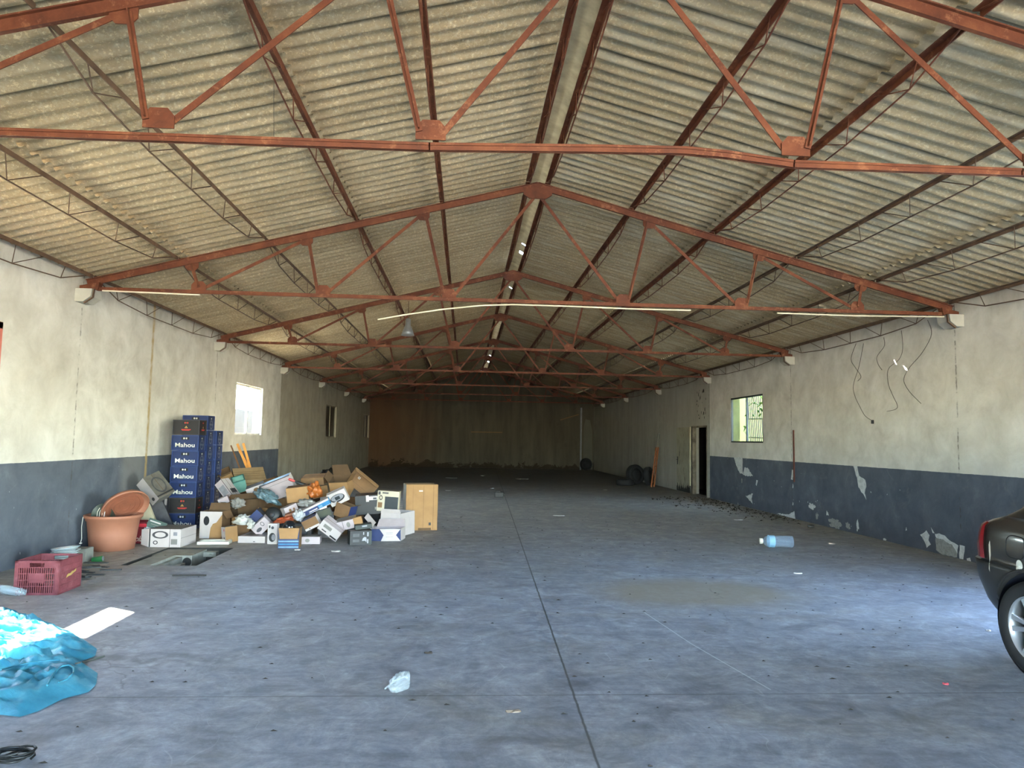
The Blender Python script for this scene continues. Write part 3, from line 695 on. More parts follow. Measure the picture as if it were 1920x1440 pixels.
def prints(m, dims, plist, mats, base=.0012):
    for i, pr in enumerate(plist):
        face, kind, cx, cy, sw, sh, mt = pr[:7]
        o, U, V, N = FACES[face]; h = Vector([a * b / 2 for a, b in zip(o, dims)]); U = Vector(U); V = Vector(V); N = Vector(N)
        lu = abs(U.dot(Vector(dims))); lv = abs(V.dot(Vector(dims)))
        c = h + U * cx * lu + V * cy * lv + N * (base + .0004 * i)
        if mt not in mats: mats.append(mt)
        k = mats.index(mt)
        if kind == 'rect': pts = [(-.5, -.5), (.5, -.5), (.5, .5), (-.5, .5)]
        elif kind == 'oval': pts = [(.5 * math.cos(a * PI / 12), .5 * math.sin(a * PI / 12)) for a in range(24)]
        elif kind == 'ring':
            vs = []; n = 24
            for a in range(n):
                for r_ in (.5, pr[7] if len(pr) > 7 else .36): vs.append(c + U * r_ * math.cos(2 * PI * a / n) * sw * lu + V * r_ * math.sin(2 * PI * a / n) * sh * lv)
            m.add(vs, [(2 * a, 2 * ((a + 1) % n), 2 * ((a + 1) % n) + 1, 2 * a + 1) for a in range(n)], k); continue
        elif kind == 'poly': pts = pr[7]
        elif kind == 'text':
            vs, fs = txt(pr[7], 1.0, *(pr[8] if len(pr) > 8 else (0, 0)))
            wx = max(v.x for v in vs) - min(v.x for v in vs); mx_ = (max(v.x for v in vs) + min(v.x for v in vs)) / 2
            wy = max(v.y for v in vs) - min(v.y for v in vs); my = (max(v.y for v in vs) + min(v.y for v in vs)) / 2
            m.add([c + U * (v.x - mx_) / wx * sw * lu + V * (v.y - my) / wy * sh * lv for v in vs], fs, k); continue
        m.add([c + U * x * sw * lu + V * y * sh * lv for x, y in pts], [tuple(range(len(pts)))], k)
def carton(label, u, v, Y, w, d, h, yaw=0, tilt=0, roll=0, col=None, top=None, side=None, pr=(), flaps=(), opened=False, inner=None, floor=False, name='carton', cat='box', group='cartons heaped in the rubbish pile', floorxy=None, dent=0):
    """u, v, Y: where the box stands; flaps: (edge, opening angle, length, material)"""
    col = col or KR; top = top or col; side = side or col; inner = inner or KI
    c = yw(u, v, Y); Rm = rotm(yaw, tilt, roll)
    if floorxy: c = Vector((floorxy[0], floorxy[1], 0))
    if floor or floorxy: c.z = h / 2 + .001
    root = thing(name, label, cat, group=group, mat=Matrix.Translation(c - (Vector((0, 0, h / 2)) if floor or floorxy else Vector((0, 0, 0)))) @ Rm)
    zoff = h / 2 if floor or floorxy else 0
    mats = [col, top, side, inner]; m = MB(); t = .005
    T = Matrix.Translation((0, 0, zoff))
    W, D, H = w / 2, d / 2, h / 2
    if not opened:
        m.box((-W, -D, -H), (W, D, H), [1, 1, 0, 0, 2, 2])
        m.box((-W * .98, -.003, H), (W * .98, .003, H + .0008), 3)
    else:
        m.box((-W, -D, -H), (W, D, -H + t), [1, 3, 0, 0, 2, 2])
        m.box((-W, -D, -H), (W, -D + t, H), [3, 3, 0, 3, 2, 2]); m.box((-W, D - t, -H), (W, D, H), [3, 3, 3, 0, 2, 2])
        m.box((-W, -D, -H), (-W + t, D, H), [3, 3, 0, 0, 3, 2]); m.box((W - t, -D, -H), (W, D, H), [3, 3, 0, 0, 2, 3])
    prints(m, (w, d, h), pr, mats)
    if dent:
        for i, p in enumerate(m.v):
            f = noise.noise(Vector((p.x * 4, p.y * 4, p.z * 4 + u))) * dent; m.v[i] = p + Vector((f, f * .7, f * .5))
    for i, p in enumerate(m.v): m.v[i] = T @ p
    m.build('carton_body', mats, root)
    for (e, ang, ln, mt) in flaps:
        fm = MB(); a = R(ang)
        if e in 'FB':
            s_ = -1 if e == 'F' else 1; wd = W * .99
            p = [(-wd, s_ * D, H), (wd, s_ * D, H)]; dv = Vector((0, s_ * math.sin(a), math.cos(a))) * ln
        else:
            s_ = -1 if e == 'L' else 1; wd = D * .99
            p = [(s_ * W, -wd, H), (s_ * W, wd, H)]; dv = Vector((s_ * math.sin(a), 0, math.cos(a))) * ln
        p0, p1 = Vector(p[0]), Vector(p[1]); ax = (p1 - p0).normalized(); nn = ax.cross(dv).normalized() * .002
        q0 = p0 + dv + ax * .02; q1 = p1 + dv - ax * .02
        fm.add([T @ x for x in (p0 - nn, p1 - nn, q1 - nn, q0 - nn, p0 + nn, p1 + nn, q1 + nn, q0 + nn)], [(0, 1, 2, 3)], 0)
        k = len(fm.v) - 8
        fm.f += [(4, 7, 6, 5), (0, 4, 5, 1), (1, 5, 6, 2), (2, 6, 7, 3), (3, 7, 4, 0)]; fm.mi += [1] * 5; fm.sm += [False] * 5
        fm.build('flap', [mt, inner], root)
    return root
HS = [('F', 'ring', .36, .68, .5, .42, DGY, .34), ('F', 'ring', .22, .25, .15, .22, DGY, .3), ('F', 'rect', .66, .5, .015, 1, DGY), ('F', 'rect', .83, .74, .12, .2, SK), ('F', 'rect', .8, .3, .2, .3, GR), ('F', 'rect', .04, .5, .04, 1, BK)]
rectp = lambda *a: [('F', 'rect') + x for x in a]
TORN = [('F', 'poly', .7, .4, 1, 1, KR, [(-.25, -.4), (.3, -.4), (.3, .5), (.05, .2), (-.1, .15), (-.2, 0)])]
B = carton
B('white headset carton on the floor beside the pit, open end flap to the left', 0, 0, 0, .42, .5, .235, -2, col=WH, top=GR, side=WH, pr=HS + [('R', 'rect', .5, .5, 1, .02, GR)], flaps=(), floorxy=(-3.93, 10.13))
hb = [o for o in bpy.data.objects if str(o.get('label', '')).startswith('white headset carton')][0]
m = MB(); m.prism([(0, .0), (-.13, .02), (-.13, .22), (0, .235)], .004, Matrix.Translation((-.21, -.25, .002)) @ Matrix.Rotation(R(-25), 4, 'Z')); m.build('flap', WH, hb)
B('white carton printed with a black headset, its side torn to brown card', 0, 0, 0, .32, .3, .385, -4, col=WH, side=KD, top=GR, opened=True, pr=[('F', 'oval', .3, .66, .26, .34, BK)] + TORN, flaps=[('R', 150, .12, KD), ('B', 10, .1, KD)], floorxy=(-3.62, 10.85))
B('small white carton with a brown side beside the flat white box', 449, 999, 10.5, .17, .15, .215, 38, 0, -6, col=KR, side=WH, top=GR, floorxy=(-3.26, 10.42), pr=[('L', 'rect', .7, .8, .2, .14, RD), ('L', 'rect', .7, .25, .2, .2, DGY)])
B('long flat white carton lying at the foot of the pile', 0, 0, 0, .37, .46, .09, -2, col=WH, top=PK, floorxy=(-2.93, 10.55), pr=[('F', 'rect', .6, .2, .07, .12, DGY), ('T', 'rect', .4, .5, .5, .6, GR)])
B('upright slim white carton showing a camera lens', 0, 0, 0, .13, .1, .28, 0, col=WH, floorxy=(-2.63, 10.27), pr=[('F', 'oval', .5, .33, .7, .44, BK), ('F', 'oval', .62, .33, .4, .3, SK), ('F', 'oval', .5, .8, .3, .14, DGY), ('F', 'rect', .2, .85, .15, .12, BK)])
B('open brown carton with blue striped front, flap folded down over it', 0, 0, 0, .27, .22, .27, 4, col=NV, side=KD, opened=True, floorxy=(-2.32, 9.93), pr=[('F', 'rect', .5, y_, .96, .07, mt_) for y_, mt_ in ((.08, BLUE2), (.22, TL), (.36, BLUE2), (.5, GN))], flaps=[('F', 176, .14, KR)])
B('silver headset carton tipped on its corner above the flat white box', 491, 985, 10.62, .25, .14, .17, 0, 10, -44, col=PK, top=DGY, side=PK, pr=[('F', 'oval', .3, .4, .35, .3, DGY), ('F', 'ring', .65, .6, .2, .4, DGY), ('F', 'rect', .5, .96, 1, .05, BK)])
B('dark blue carton leaning against the tipped headset box', 482, 968, 10.85, .19, .2, .14, 0, 5, -46, col=NV, side=DGY, pr=[('F', 'rect', .1, .5, .04, .9, WH)])
B('wide open brown carton lying on its side, mouth to the front', 466, 951, 11.35, .42, .26, .3, 0, 84, -6, col=KD, inner=KI, opened=True, flaps=[('F', 60, .14, KR), ('B', 35, .12, KR)])
B('long pinkish white carton sliding down beside the blue crates', 429, 921, 11.75, .40, .2, .15, -8, 12, 48, col=PK, top=WH, side=WH, pr=[('F', 'rect', .42, .45, .4, .7, SK), ('F', 'rect', .82, .5, .12, .6, KR), ('F', 'rect', .5, .95, 1, .06, DGY), ('T', 'rect', .6, .5, .2, .7, DGY)])
B('small pink carton lid poking out beside the blue crates', 420, 938, 11.35, .15, .12, .1, 10, 10, -24, col=PK)
B('small white carton standing at the foot of the blue crates', 421, 951, 11.2, .13, .12, .12, -25, 0, 12, col=WH, side=GR, opened=True, flaps=[('R', 40, .08, WH)])
B('shallow wooden tray box on top of the pile by the wall', 467, 894, 13.0, .52, .5, .12, 24, 22, 6, col=WD, top=WD, side=KD, name='wooden_box', pr=[('T', 'rect', .5, .33, 1, .02, KD), ('T', 'rect', .5, .66, 1, .02, KD), ('F', 'rect', .5, .5, 1, .08, KD)])
B('small open brown carton on the crest of the pile beside the wooden tray', 423, 889, 12.9, .2, .18, .13, 20, 40, -15, col=KR, opened=True, flaps=[('L', 60, .1, KR), ('F', 70, .08, KR)])
B('large flat white carton slanting across the top of the pile, blue edge strip', 523, 915, 11.45, .50, .12, .30, -6, 14, -24, col=PK, top=TL, side=WH, pr=[('F', 'rect', .5, .97, 1, .05, DGY), ('F', 'rect', .5, .78, .96, .02, GR), ('F', 'oval', .2, .62, .16, .2, KD), ('F', 'rect', .82, .12, .3, .2, GR), ('F', 'rect', .82, .12, .22, .1, WH)])
B('silver carton printed with brown fruit, left of the large flat white one', 480, 916, 11.5, .27, .15, .12, 5, 18, -20, col=WH, top=DGY, pr=[('F', 'oval', .55, .55, .3, .5, KD), ('F', 'oval', .7, .4, .16, .4, GN)])
B('brown carton lying level in mid-pile beside the orange wrapping', 560, 925, 11.15, .32, .24, .22, 4, 6, -7, col=KR, top=KD, side=KD)
B('flat brown carton behind the orange wrapping', 590, 899, 11.8, .36, .28, .12, -4, 12, -5, col=KD, top=KR)
B('brown carton with raised flaps at the highest point of the pile', 640, 911, 11.75, .30, .26, .26, -10, 24, -8, col=KR, opened=True, flaps=[('F', 60, .17, KR), ('B', -8, .2, KR), ('L', 30, .12, KR), ('R', 70, .1, KR)])
B('big brown carton leaning to the right with a white diamond label', 679, 906, 11.95, .48, .12, .26, 8, 6, 40, col=KD, top=KR, side=KD, pr=[('F', 'rect', .3, .7, .08, .14, WH), ('F', 'rect', .3, .7, .04, .07, DGY), ('F', 'rect', .5, .3, 1, .015, KI)], flaps=[('F', 90, .1, KR)])
B('white carton printed with a flat monitor, lying tilted in the middle of the pile', 634, 931, 10.95, .28, .1, .2, 0, 20, -25, col=WH, side=WH, pr=[('F', 'oval', .47, .5, .78, .62, BK), ('F', 'oval', .47, .54, .68, .48, SK), ('F', 'rect', .47, .5, .26, .26, SCR), ('F', 'rect', .3, .25, .14, .1, WH)])
B('open brown carton with a navy side below the monitor carton', 648, 957, 10.95, .25, .2, .2, -22, 6, 14, col=KD, side=NV, opened=True, flaps=[('R', 60, .08, KR)])
B('long slim blue and white carton slanting down to the left', 593, 950, 10.72, .42, .1, .095, 2, 12, -27, col=TL, top=WH, pr=[('F', 'rect', .3, .4, .55, .75, NV), ('F', 'rect', .5, .85, 1, .3, WH), ('F', 'rect', .38, .3, .3, .16, WH), ('F', 'rect', .66, .34, .12, .34, BLUE2), ('F', 'rect', .6, .06, .8, .06, WH)])
B('pink patterned carton with a white end at mid-pile', 543, 956, 10.9, .2, .15, .13, 34, 8, -20, col=PK, side=WH, pr=[('F', 'oval', .4, .5, .2, .4, KD), ('F', 'oval', .7, .5, .15, .3, KD)])
B('reddish brown carton under the pink patterned one', 549, 967, 10.75, .19, .15, .11, 10, 8, -18, col=plain('rust_card', '#8e5c45', .85))
B('half open carton with brown inside and white lower edge, above the blue striped one', 584, 979, 10.4, .22, .12, .15, -6, 14, -28, col=KD, top=NV, side=WH, pr=[('F', 'rect', .5, .1, 1, .22, WH), ('F', 'oval', .3, .1, .08, .1, BK)])
B('large white carton sliding down head first, black stripe on its lower corner', 622, 991, 10.42, .32, .2, .17, 0, 16, 36, col=WH, top=PK, side=DGY, pr=[('F', 'rect', .36, .66, .4, .3, GR), ('F', 'rect', .8, .2, .34, .14, BK), ('F', 'rect', .3, .25, .24, .1, DGY), ('F', 'rect', .5, .04, 1, .06, DGY)])
B('pinkish white carton with brown end flap beside the head-first one', 649, 981, 10.55, .27, .22, .13, -4, 10, -15, col=PK, top=GR, side=KR, pr=[('F', 'oval', .7, .5, .2, .6, GR), ('F', 'rect', .42, .5, .02, 1, DGY), ('F', 'oval', .2, .4, .16, .4, KD)])
B('small loose brown end piece of card beside the pinkish white carton', 671, 978, 10.45, .13, .02, .13, 0, 8, -16, col=KR)
B('low pinkish carton lying flat right of the blue striped one', 0, 0, 0, .28, .26, .1, 5, col=PK, top=GR, floorxy=(-2.14, 10.38), pr=[('F', 'oval', .4, .5, .22, .5, GR)])
B('black carton with a white camera drawing standing on the floor', 0, 0, 0, .30, .2, .19, 18, col=BK, side=GN, top=DGY, floorxy=(-1.45, 10.32), pr=[('F', 'poly', .66, .36, .22, .4, SK, [(-.5, -.2), (-.3, .3), (0, .5), (.4, .45), (.5, 0), (.45, -.5), (.3, -.3), (.2, -.2)]), ('F', 'rect', .82, .75, .08, .3, SK), ('F', 'rect', .82, .25, .06, .3, SK), ('F', 'rect', .94, .5, .12, 1, GN), ('F', 'rect', .28, .7, .3, .24, DGY), ('F', 'rect', .28, .3, .3, .2, DGY), ('F', 'rect', .62, .82, .05, .2, SK)])
B('open blue and white carton with arrow-shaped blue ends at the front of the pile', 0, 0, 0, .43, .32, .175, -7, 0, -2, col=WH, side=WH, opened=True, inner=PK, floorxy=(-1.09, 10.75), pr=[('F', 'poly', .2, .5, .4, 1, NV, [(-.5, -.5), (.3, -.5), (.55, 0), (.2, .5), (-.5, .5)]), ('F', 'poly', .92, .5, .16, 1, NV, [(.5, -.5), (-.5, 0), (.5, .5)]), ('F', 'rect', .62, .7, .24, .02, GR), ('F', 'rect', .62, .6, .22, .02, GR), ('F', 'rect', .62, .35, .25, .02, GR)], flaps=[('L', 65, .14, PK), ('B', 40, .13, WH)])
B('big white carton with sagging open top at the right end of the pile', 0, 0, 0, .34, .5, .35, -20, 0, 0, col=WH, side=WH, inner=WH, opened=True, floorxy=(-1.02, 11.35), flaps=[('F', 10, .06, WH)], dent=.02)
B('bent white card flap sticking up in front of the black carton', 694, 975, 10.8, .19, .01, .1, -20, 24, 38, col=WH, name='card_sheet', cat='card')
B('black carton with a white sticker, left of the box with a screen picture', 690, 944, 11.35, .37, .3, .29, 6, 4, -4, col=BK, side=DGY, top=DGY, pr=[('F', 'rect', .5, .84, .12, .34, WH), ('F', 'rect', .72, .84, .4, .2, WH), ('F', 'rect', .84, .3, .12, .14, GR), ('F', 'rect', .8, .82, .14, .1, DGY)])
B('cream carton with a large dark screen picture, facing the hall', 729, 939, 11.25, .33, .14, .31, -4, 2, 3, col=plain('cream_card', '#a69d89', .6, 0, .06), pr=[('F', 'rect', .66, .42, .62, .62, SCR), ('F', 'rect', .14, .3, .2, .26, KD), ('F', 'ring', .16, .66, .16, .24, BK, .3), ('F', 'rect', .36, .9, .28, .07, DGY), ('F', 'rect', .08, .88, .1, .16, DGY)])
# tall open carton
TB = B('tall empty brown carton standing alone at the right end of the pile', 0, 0, 0, .52, .42, .74, 11, col=KR, side=plain('grey_stained_card', '#8f8a7a', .9, 0, .2), opened=True, floorxy=(-.72, 12.05), dent=0, pr=[('F', 'rect', .76, .14, .07, .06, BK), ('F', 'rect', .55, .5, .006, .96, KI), ('F', 'rect', .22, .5, .006, .96, KD), ('F', 'rect', .86, .5, .012, .96, KD), ('F', 'rect', .6, .03, .4, .05, KI), ('F', 'rect', .46, .86, .12, .03, WH)], flaps=[('B', 165, .12, KD)])
# left of the stack
B('white carton with a grey appliance picture leaning on the dark wall panels', 292, 915, 10.85, .38, .29, .20, 0, 32, 50, col=WH, top=plain('picture_grey', '#57534b', .5, 0, .3, 9), side=GR, pr=[('F', 'oval', .85, .5, .14, .3, DGY), ('T', 'ring', .5, .5, .7, .7, DGY, .4), ('T', 'rect', .9, .5, .06, 1, BK)])
B('dark slab of card leaning between the pot and the beer crates', 303, 968, 11.1, .2, .05, .48, 8, 6, -24, col=DGY, side=BK, name='card_sheet', cat='card')
B('beige slab of card leaning behind the terracotta pot', 279, 975, 10.75, .18, .04, .44, 0, 6, -22, col=plain('beige_card', '#a59d85', .8), name='card_sheet', cat='card')
B('narrow black and white carton upright against the front beer crates', 314, 958, 11.85, .06, .2, .5, 0, 0, 2, col=DGY, side=DGY, pr=[('F', 'rect', .5, .8, .6, .2, WH), ('F', 'rect', .5, .45, .6, .18, WH), ('F', 'rect', .5, .12, .5, .12, GR)])
B('dark green leaflet card with white lettering lying on the headset carton', 292, 987, 10.2, .24, .004, .17, 10, -28, 16, col=plain('leaflet_green', '#3d4f48', .5, 0, .3), name='leaflet', cat='leaflet', group=None, pr=[('F', 'rect', .38, .8, .6, .1, WH), ('F', 'rect', .42, .58, .44, .05, GR), ('F', 'rect', .5, .42, .2, .05, GR), ('F', 'rect', .5, .12, 1, .26, WH), ('F', 'rect', .85, .14, .14, .12, BK)])
# cartons partly buried inside the heap
rr = random.Random(11)
BUR = [(434, 962, 11.7, KD, 'dull brown carton low between the beer crates and the pile'), (455, 975, 11.1, KD, 'dull brown carton buried behind the tipped headset box'), (500, 960, 11.4, KR, 'brown carton buried behind the dark blue one'), (530, 942, 11.7, KD, 'dull brown carton buried under the large flat white one'),
       (575, 960, 11.3, GR, 'grey carton buried behind the slim blue carton'), (612, 968, 11.0, DGY, 'dark grey carton buried behind the head-first white one'), (600, 922, 11.9, KR, 'brown carton buried behind the orange wrapping'),
       (665, 935, 11.9, KD, 'dull brown carton buried behind the black one'), (700, 965, 11.5, BK, 'black carton buried behind the blue and white one'), (560, 990, 10.9, DGY, 'dark carton buried behind the low pinkish one'),
       (520, 990, 11.0, BK, 'black carton in the gap behind the lens carton'), (620, 1000, 11.1, BK, 'black carton in the shade under the head-first white one'), (670, 990, 11.0, GN, 'dark green carton behind the black camera carton'),
       (440, 945, 12.0, KR, 'brown carton low beside the rear beer crates'), (475, 925, 12.4, KD, 'dull brown carton under the wooden tray'), (510, 905, 12.6, KD, 'dull brown carton right of the wooden tray'),
       (640, 975, 11.4, KI, 'dark brown carton behind the pinkish white one'), (735, 975, 11.7, KD, 'dull brown carton behind the big white one')]
for u, v, Y, c_, lb in BUR:
    a = [rr.uniform(.19, .25), rr.uniform(.13, .18), rr.uniform(.14, .18), rr.uniform(-30, 30), rr.uniform(-5, 14), rr.uniform(-22, 22)]
    zc_ = yw(u, v, Y).z
    if zc_ < .55: a[4] = a[5] = 0; a[2] = max(.2, min(.52, zc_ + .07)); B(lb, u, v, Y, *a, col=c_, floor=True)
    else: B(lb, u, v, Y, *a, col=c_)
# heavier cartons at the bottom carrying the heap
for i, (x, y, w_, d_, h_, yw_, c_, lb) in enumerate([(-3.3, 11.75, .4, .3, .3, 12, KD, 'dull brown carton at the bottom of the heap, beside the beer crates'), (-2.75, 11.65, .4, .3, .28, -8, KD, 'dull brown carton at the bottom of the heap, left of centre'),
        (-2.15, 11.65, .4, .3, .3, 15, KI, 'dark brown carton at the bottom of the heap, centre'), (-1.6, 11.65, .35, .28, .26, -12, KD, 'dull brown carton at the bottom of the heap, right of centre'),
        (-3.3, 12.5, .42, .4, .5, 5, KD, 'tall dull brown carton at the rear of the heap, left'), (-2.7, 12.4, .45, .4, .45, -5, KI, 'tall dark brown carton at the rear of the heap, middle'), (-2.05, 12.4, .5, .4, .45, 8, KD, 'tall dull brown carton at the rear of the heap, right'),
        (-3.65, 13.25, .6, .5, .70, 4, KD, 'tall brown carton against the wall carrying the wooden tray'), (-2.9, 13.2, .45, .4, .55, 14, KI, 'tall dark brown carton behind the heap')]):
    B(lb, 0, 0, 0, w_, d_, h_, yw_, col=c_, floorxy=(x, y))

# ------------------------------------------------------------------ crumpled plastics in the heap
def film(name, hexc, alpha=.45, rough=.15, trans=True):
    if name in _mats: return _mats[name]
    t = NT(name, rough, 0, .6); t.color(t.ramp(t.noise(t.obj(), 9, 5), [(.3, tuple(x * .8 for x in srgb(hexc)[:3]) + (1,)), (.7, srgb(hexc))]))
    tr = t.n('BsdfTransparent'); tr.inputs[0].default_value = (.95, .97, .97, 1); mx = t.n('MixShader'); mx.inputs[0].default_value = alpha
    t.link(tr.outputs[0], mx.inputs[1]); t.link(t.b.outputs[0], mx.inputs[2]); t.link(mx.outputs[0], t.t.nodes['Material Output'].inputs[0])
    t.bump(t.noise(t.obj(), 25, 4, .6), .4, .01); _mats[name] = t.m; return t.m
def crumple(name, label, cat, c, rx, ry, rz, mt, seed, amp=.35, fr_=2.2, roll=0, group=None, flat=True, parent=None, mat=None):
    bm = bmesh.new(); bmesh.ops.create_icosphere(bm, subdivisions=4, radius=1)
    for v in bm.verts:
        p = v.co.copy(); n1 = noise.noise(p * fr_ + Vector((seed, 0, 0))); n2 = abs(noise.noise(p * fr_ * 2.7 + Vector((0, seed, 0))))
        f = 1 + amp * (n1 * 1.2 - n2 * 1.1); v.co = Vector((p.x * rx * f, p.y * ry * f, p.z * rz * f))
        if flat and v.co.z < -rz * .55: v.co.z = -rz * .55
    for f in bm.faces: f.smooth = False if name == 'x' else True
    me = bpy.data.meshes.new(name); bm.to_mesh(me); bm.free(); me.materials.append(mt)
    o = bpy.data.objects.new(name, me); COL.objects.link(o)
    if parent: o.parent = parent; o.location = c
    else: o.matrix_world = Matrix.Translation(c) @ rotm(0, 0, roll); tag(o, label, cat, group)
    return o
crumple('plastic_bag', 'white crumpled plastic sheet under the open brown carton in the pile', 'bag', yw(456, 977, 10.75), .14, .1, .09, film('milky_film', '#c9c7bd', .8, .35), 3, .4)
crumple('plastic_film', 'blue-grey crumpled plastic film draped over the pile left of centre', 'plastic', yw(500, 932, 11.15), .2, .08, .1, film('blue_grey_film', '#566d75', .75, .25), 5, .45, roll=22)
crumple('plastic_film', 'orange crumpled wrapping taped round the brown carton', 'plastic', yw(590, 922, 11.1), .11, .12, .15, OR, 8, .4)
crumple('rubbish_bag', 'shiny black rubbish bag at the top of the pile', 'bag', yw(617, 895, 12.05), .18, .12, .14, plain('black_bag', '#1d1f20', .25, 0, .2), 11, .4)
crumple('plastic_film', 'grey crumpled film above the slim blue carton', 'plastic', yw(575, 944, 10.95), .14, .1, .07, film('grey_film', '#8d8b86', .85, .3), 13, .4)
crumple('plastic_bag', 'clear crumpled bag left of the half open carton', 'bag', yw(559, 968, 10.5), .08, .06, .1, film('clear_film', '#c8c9cc', .6, .1), 17, .5, roll=20)
crumple('plastic_film', 'orange crumpled netting above the blue striped carton', 'plastic', yw(532, 976, 10.6), .14, .08, .06, plain('orange_net', '#9a4422', .5, 0, .25, 20), 19, .4, roll=-12)
crumple('plastic_bag', 'whitish crumpled bag beside the silver headset carton', 'bag', yw(470, 985, 10.5), .05, .05, .08, film('milky_film', '#c9c7bd', .8, .35), 23, .5)
crumple('plastic_film', 'grey crumpled wrapping above the small white carton by the crates', 'plastic', yw(447, 945, 11.2), .1, .08, .11, GR, 29, .5, roll=-20)
# teal glass container
t_ = thing('glass_container', 'greenish square glass container on the pile beside the blue crates', 'container', mat=Matrix.Translation(yw(449, 908, 12.2)) @ rotm(20, 30, -8))
m = MB(); w_ = .1
TEAL = film('teal_glass', '#7fb3a6', .6, .08)
m.box((-w_, -w_, -w_), (w_, w_, -w_ + .008)); m.box((-w_, -w_, -w_), (-w_ + .008, w_, w_)); m.box((w_ - .008, -w_, -w_), (w_, w_, w_)); m.box((-w_, w_ - .008, -w_), (w_, w_, w_)); m.box((-w_, -w_, -w_), (w_, -w_ + .008, w_))
m.build('glass_body', TEAL, t_)
m = MB(); m.box((-w_, -w_ - .004, w_), (w_, -w_ + .014, w_ + .012)); m.box((-w_, w_ - .014, w_), (w_, w_ + .004, w_ + .012)); m.box((-w_ - .004, -w_, w_), (-w_ + .014, w_, w_ + .012)); m.box((w_ - .014, -w_, w_), (w_ + .004, w_, w_ + .012)); m.build('rim', plain('dark_teal', '#356a62', .3), t_)
# black helmet-like lamp globe in the striped carton, black fan housing, umbrella, flat screen, printer
t_ = thing('black_globe_lamp', 'round shiny black lamp housing sitting in the blue striped carton', 'lamp', (-2.34, 9.95, .24))
m = MB(); m.lathe([(.001, .12), (.04, .112), (.075, .08), (.085, .03), (.08, -.02)], 24); m.build('dome', plain('shiny_black', '#15171a', .12), t_)
m = MB(); m.lathe([(.085, -.02), (.092, -.02), (.092, .0), (.085, .0)], 24); m.build('rim', DGY, t_)
t_ = thing('fan_housing', 'black round fan housing deep in the pile right of the dark blue carton', 'fan', mat=Matrix.Translation(yw(512, 966, 10.85)) @ rotm(10, 80, 0))
m = MB(); m.lathe([(.02, .05), (.09, .045), (.12, .02), (.12, -.05), (.09, -.06), (.001, -.06)], 28); m.build('housing', plain('matt_black', '#141414', .5), t_)
m = MB(); m.lathe([(.001, .06), (.03, .06), (.035, .045)], 20); m.build('hub', DGY, t_)
a = yw(541, 898, 11.2); b = yw(590, 917, 11.3); dd_ = (b - a).normalized()
t_ = thing('umbrella', 'folded black umbrella with a red handle on top of the pile', 'umbrella', a)
m = MB(); m.tube([(0, 0, 0), dd_ * .05, dd_ * .1], [.016, .022, .012], 10); m.build('handle', RD, t_)
m = MB(); m.tube([dd_ * .1, dd_ * .14, dd_ * .3, dd_ * .42], [.01, .026, .03, .012], 10); m.build('canopy', BK, t_)
t_ = thing('tablet_screen', 'grey-green flat screen lying under the slim blue carton', 'screen', mat=Matrix.Translation(yw(608, 962, 10.75)) @ rotm(0, 20, -18))
m = MB(); m.box((-.11, -.01, -.07), (.11, .01, .07)); m.build('casing', DGY, t_, bevel=.004)
m = MB(); m.box((-.095, -.0115, -.055), (.095, -.0095, .055)); m.build('display', plain('olive_display', '#4d5046', .3), t_)
t_ = thing('cable_box', 'dark green device with a pale switch on top of the black camera carton', 'device', mat=Matrix.Translation((-1.42, 10.42, .235)) @ rotm(12, 4, -6))
m = MB(); m.box((-.12, -.07, -.035), (.12, .07, .035)); m.build('casing', GN, t_, bevel=.008)
m = MB(); m.box((-.02, -.075, 0), (.05, -.068, .02)); m.build('switch', SK, t_)
# white slatted tray
t_ = thing('vent_grille', 'white plastic vent grille lying on the floor by the torn headset carton', 'grille', (-3.4, 10.22, .003), (0, 0, .1))
WP = plain('white_plastic', '#cfcdbf', .4, 0, .05)
m = MB()
for y_ in (-.11, .11): m.tube([(-.19, y_, .022), (.19, y_, .022)], .021, 10)
for x_ in (-.19, .19): m.box((x_ - .015, -.11, .002), (x_ + .015, .11, .04))
m.build('frame', WP, t_)
m = MB()
for k in range(7): m.bar((-.18, -.08 + k * .026, .028), (.18, -.08 + k * .026, .028), .014, .008, (0, -.6, 1))
m.build('slats', WP, t_)

# wooden slats leaning on the wall behind the pile
for i, (u0, v0, u1, v1, y0_, y1_) in enumerate([(433, 835, 450, 879, 14.8, 14.8), (445, 832, 466, 884, 15.0, 15.0), (456, 831, 471, 883, 15.1, 15.1), (449, 845, 470, 883, 15.2, 15.2)]):
    a = yw(u0, v0, y0_); b = yw(u1, v1, y1_); e = a + (b - a) * ((a.z - .01) / (a.z - b.z))
    lb = ['thin dark plank, leftmost of the planks leaning behind the pile', 'long orange plank leaning behind the pile, second from the left', 'long orange plank leaning behind the pile, rightmost', 'shorter orange plank between the two long ones behind the pile'][i]
    m = MB(); m.bar(a - e, Vector((0, 0, 0)), .045 if i else .025, .022, (0, -1, .2))
    tag(m.build('wooden_plank', OW if i else plain('dark_slat', '#6b4a2c', .7), None, e), lb, 'plank', 'planks leaning on the left wall')

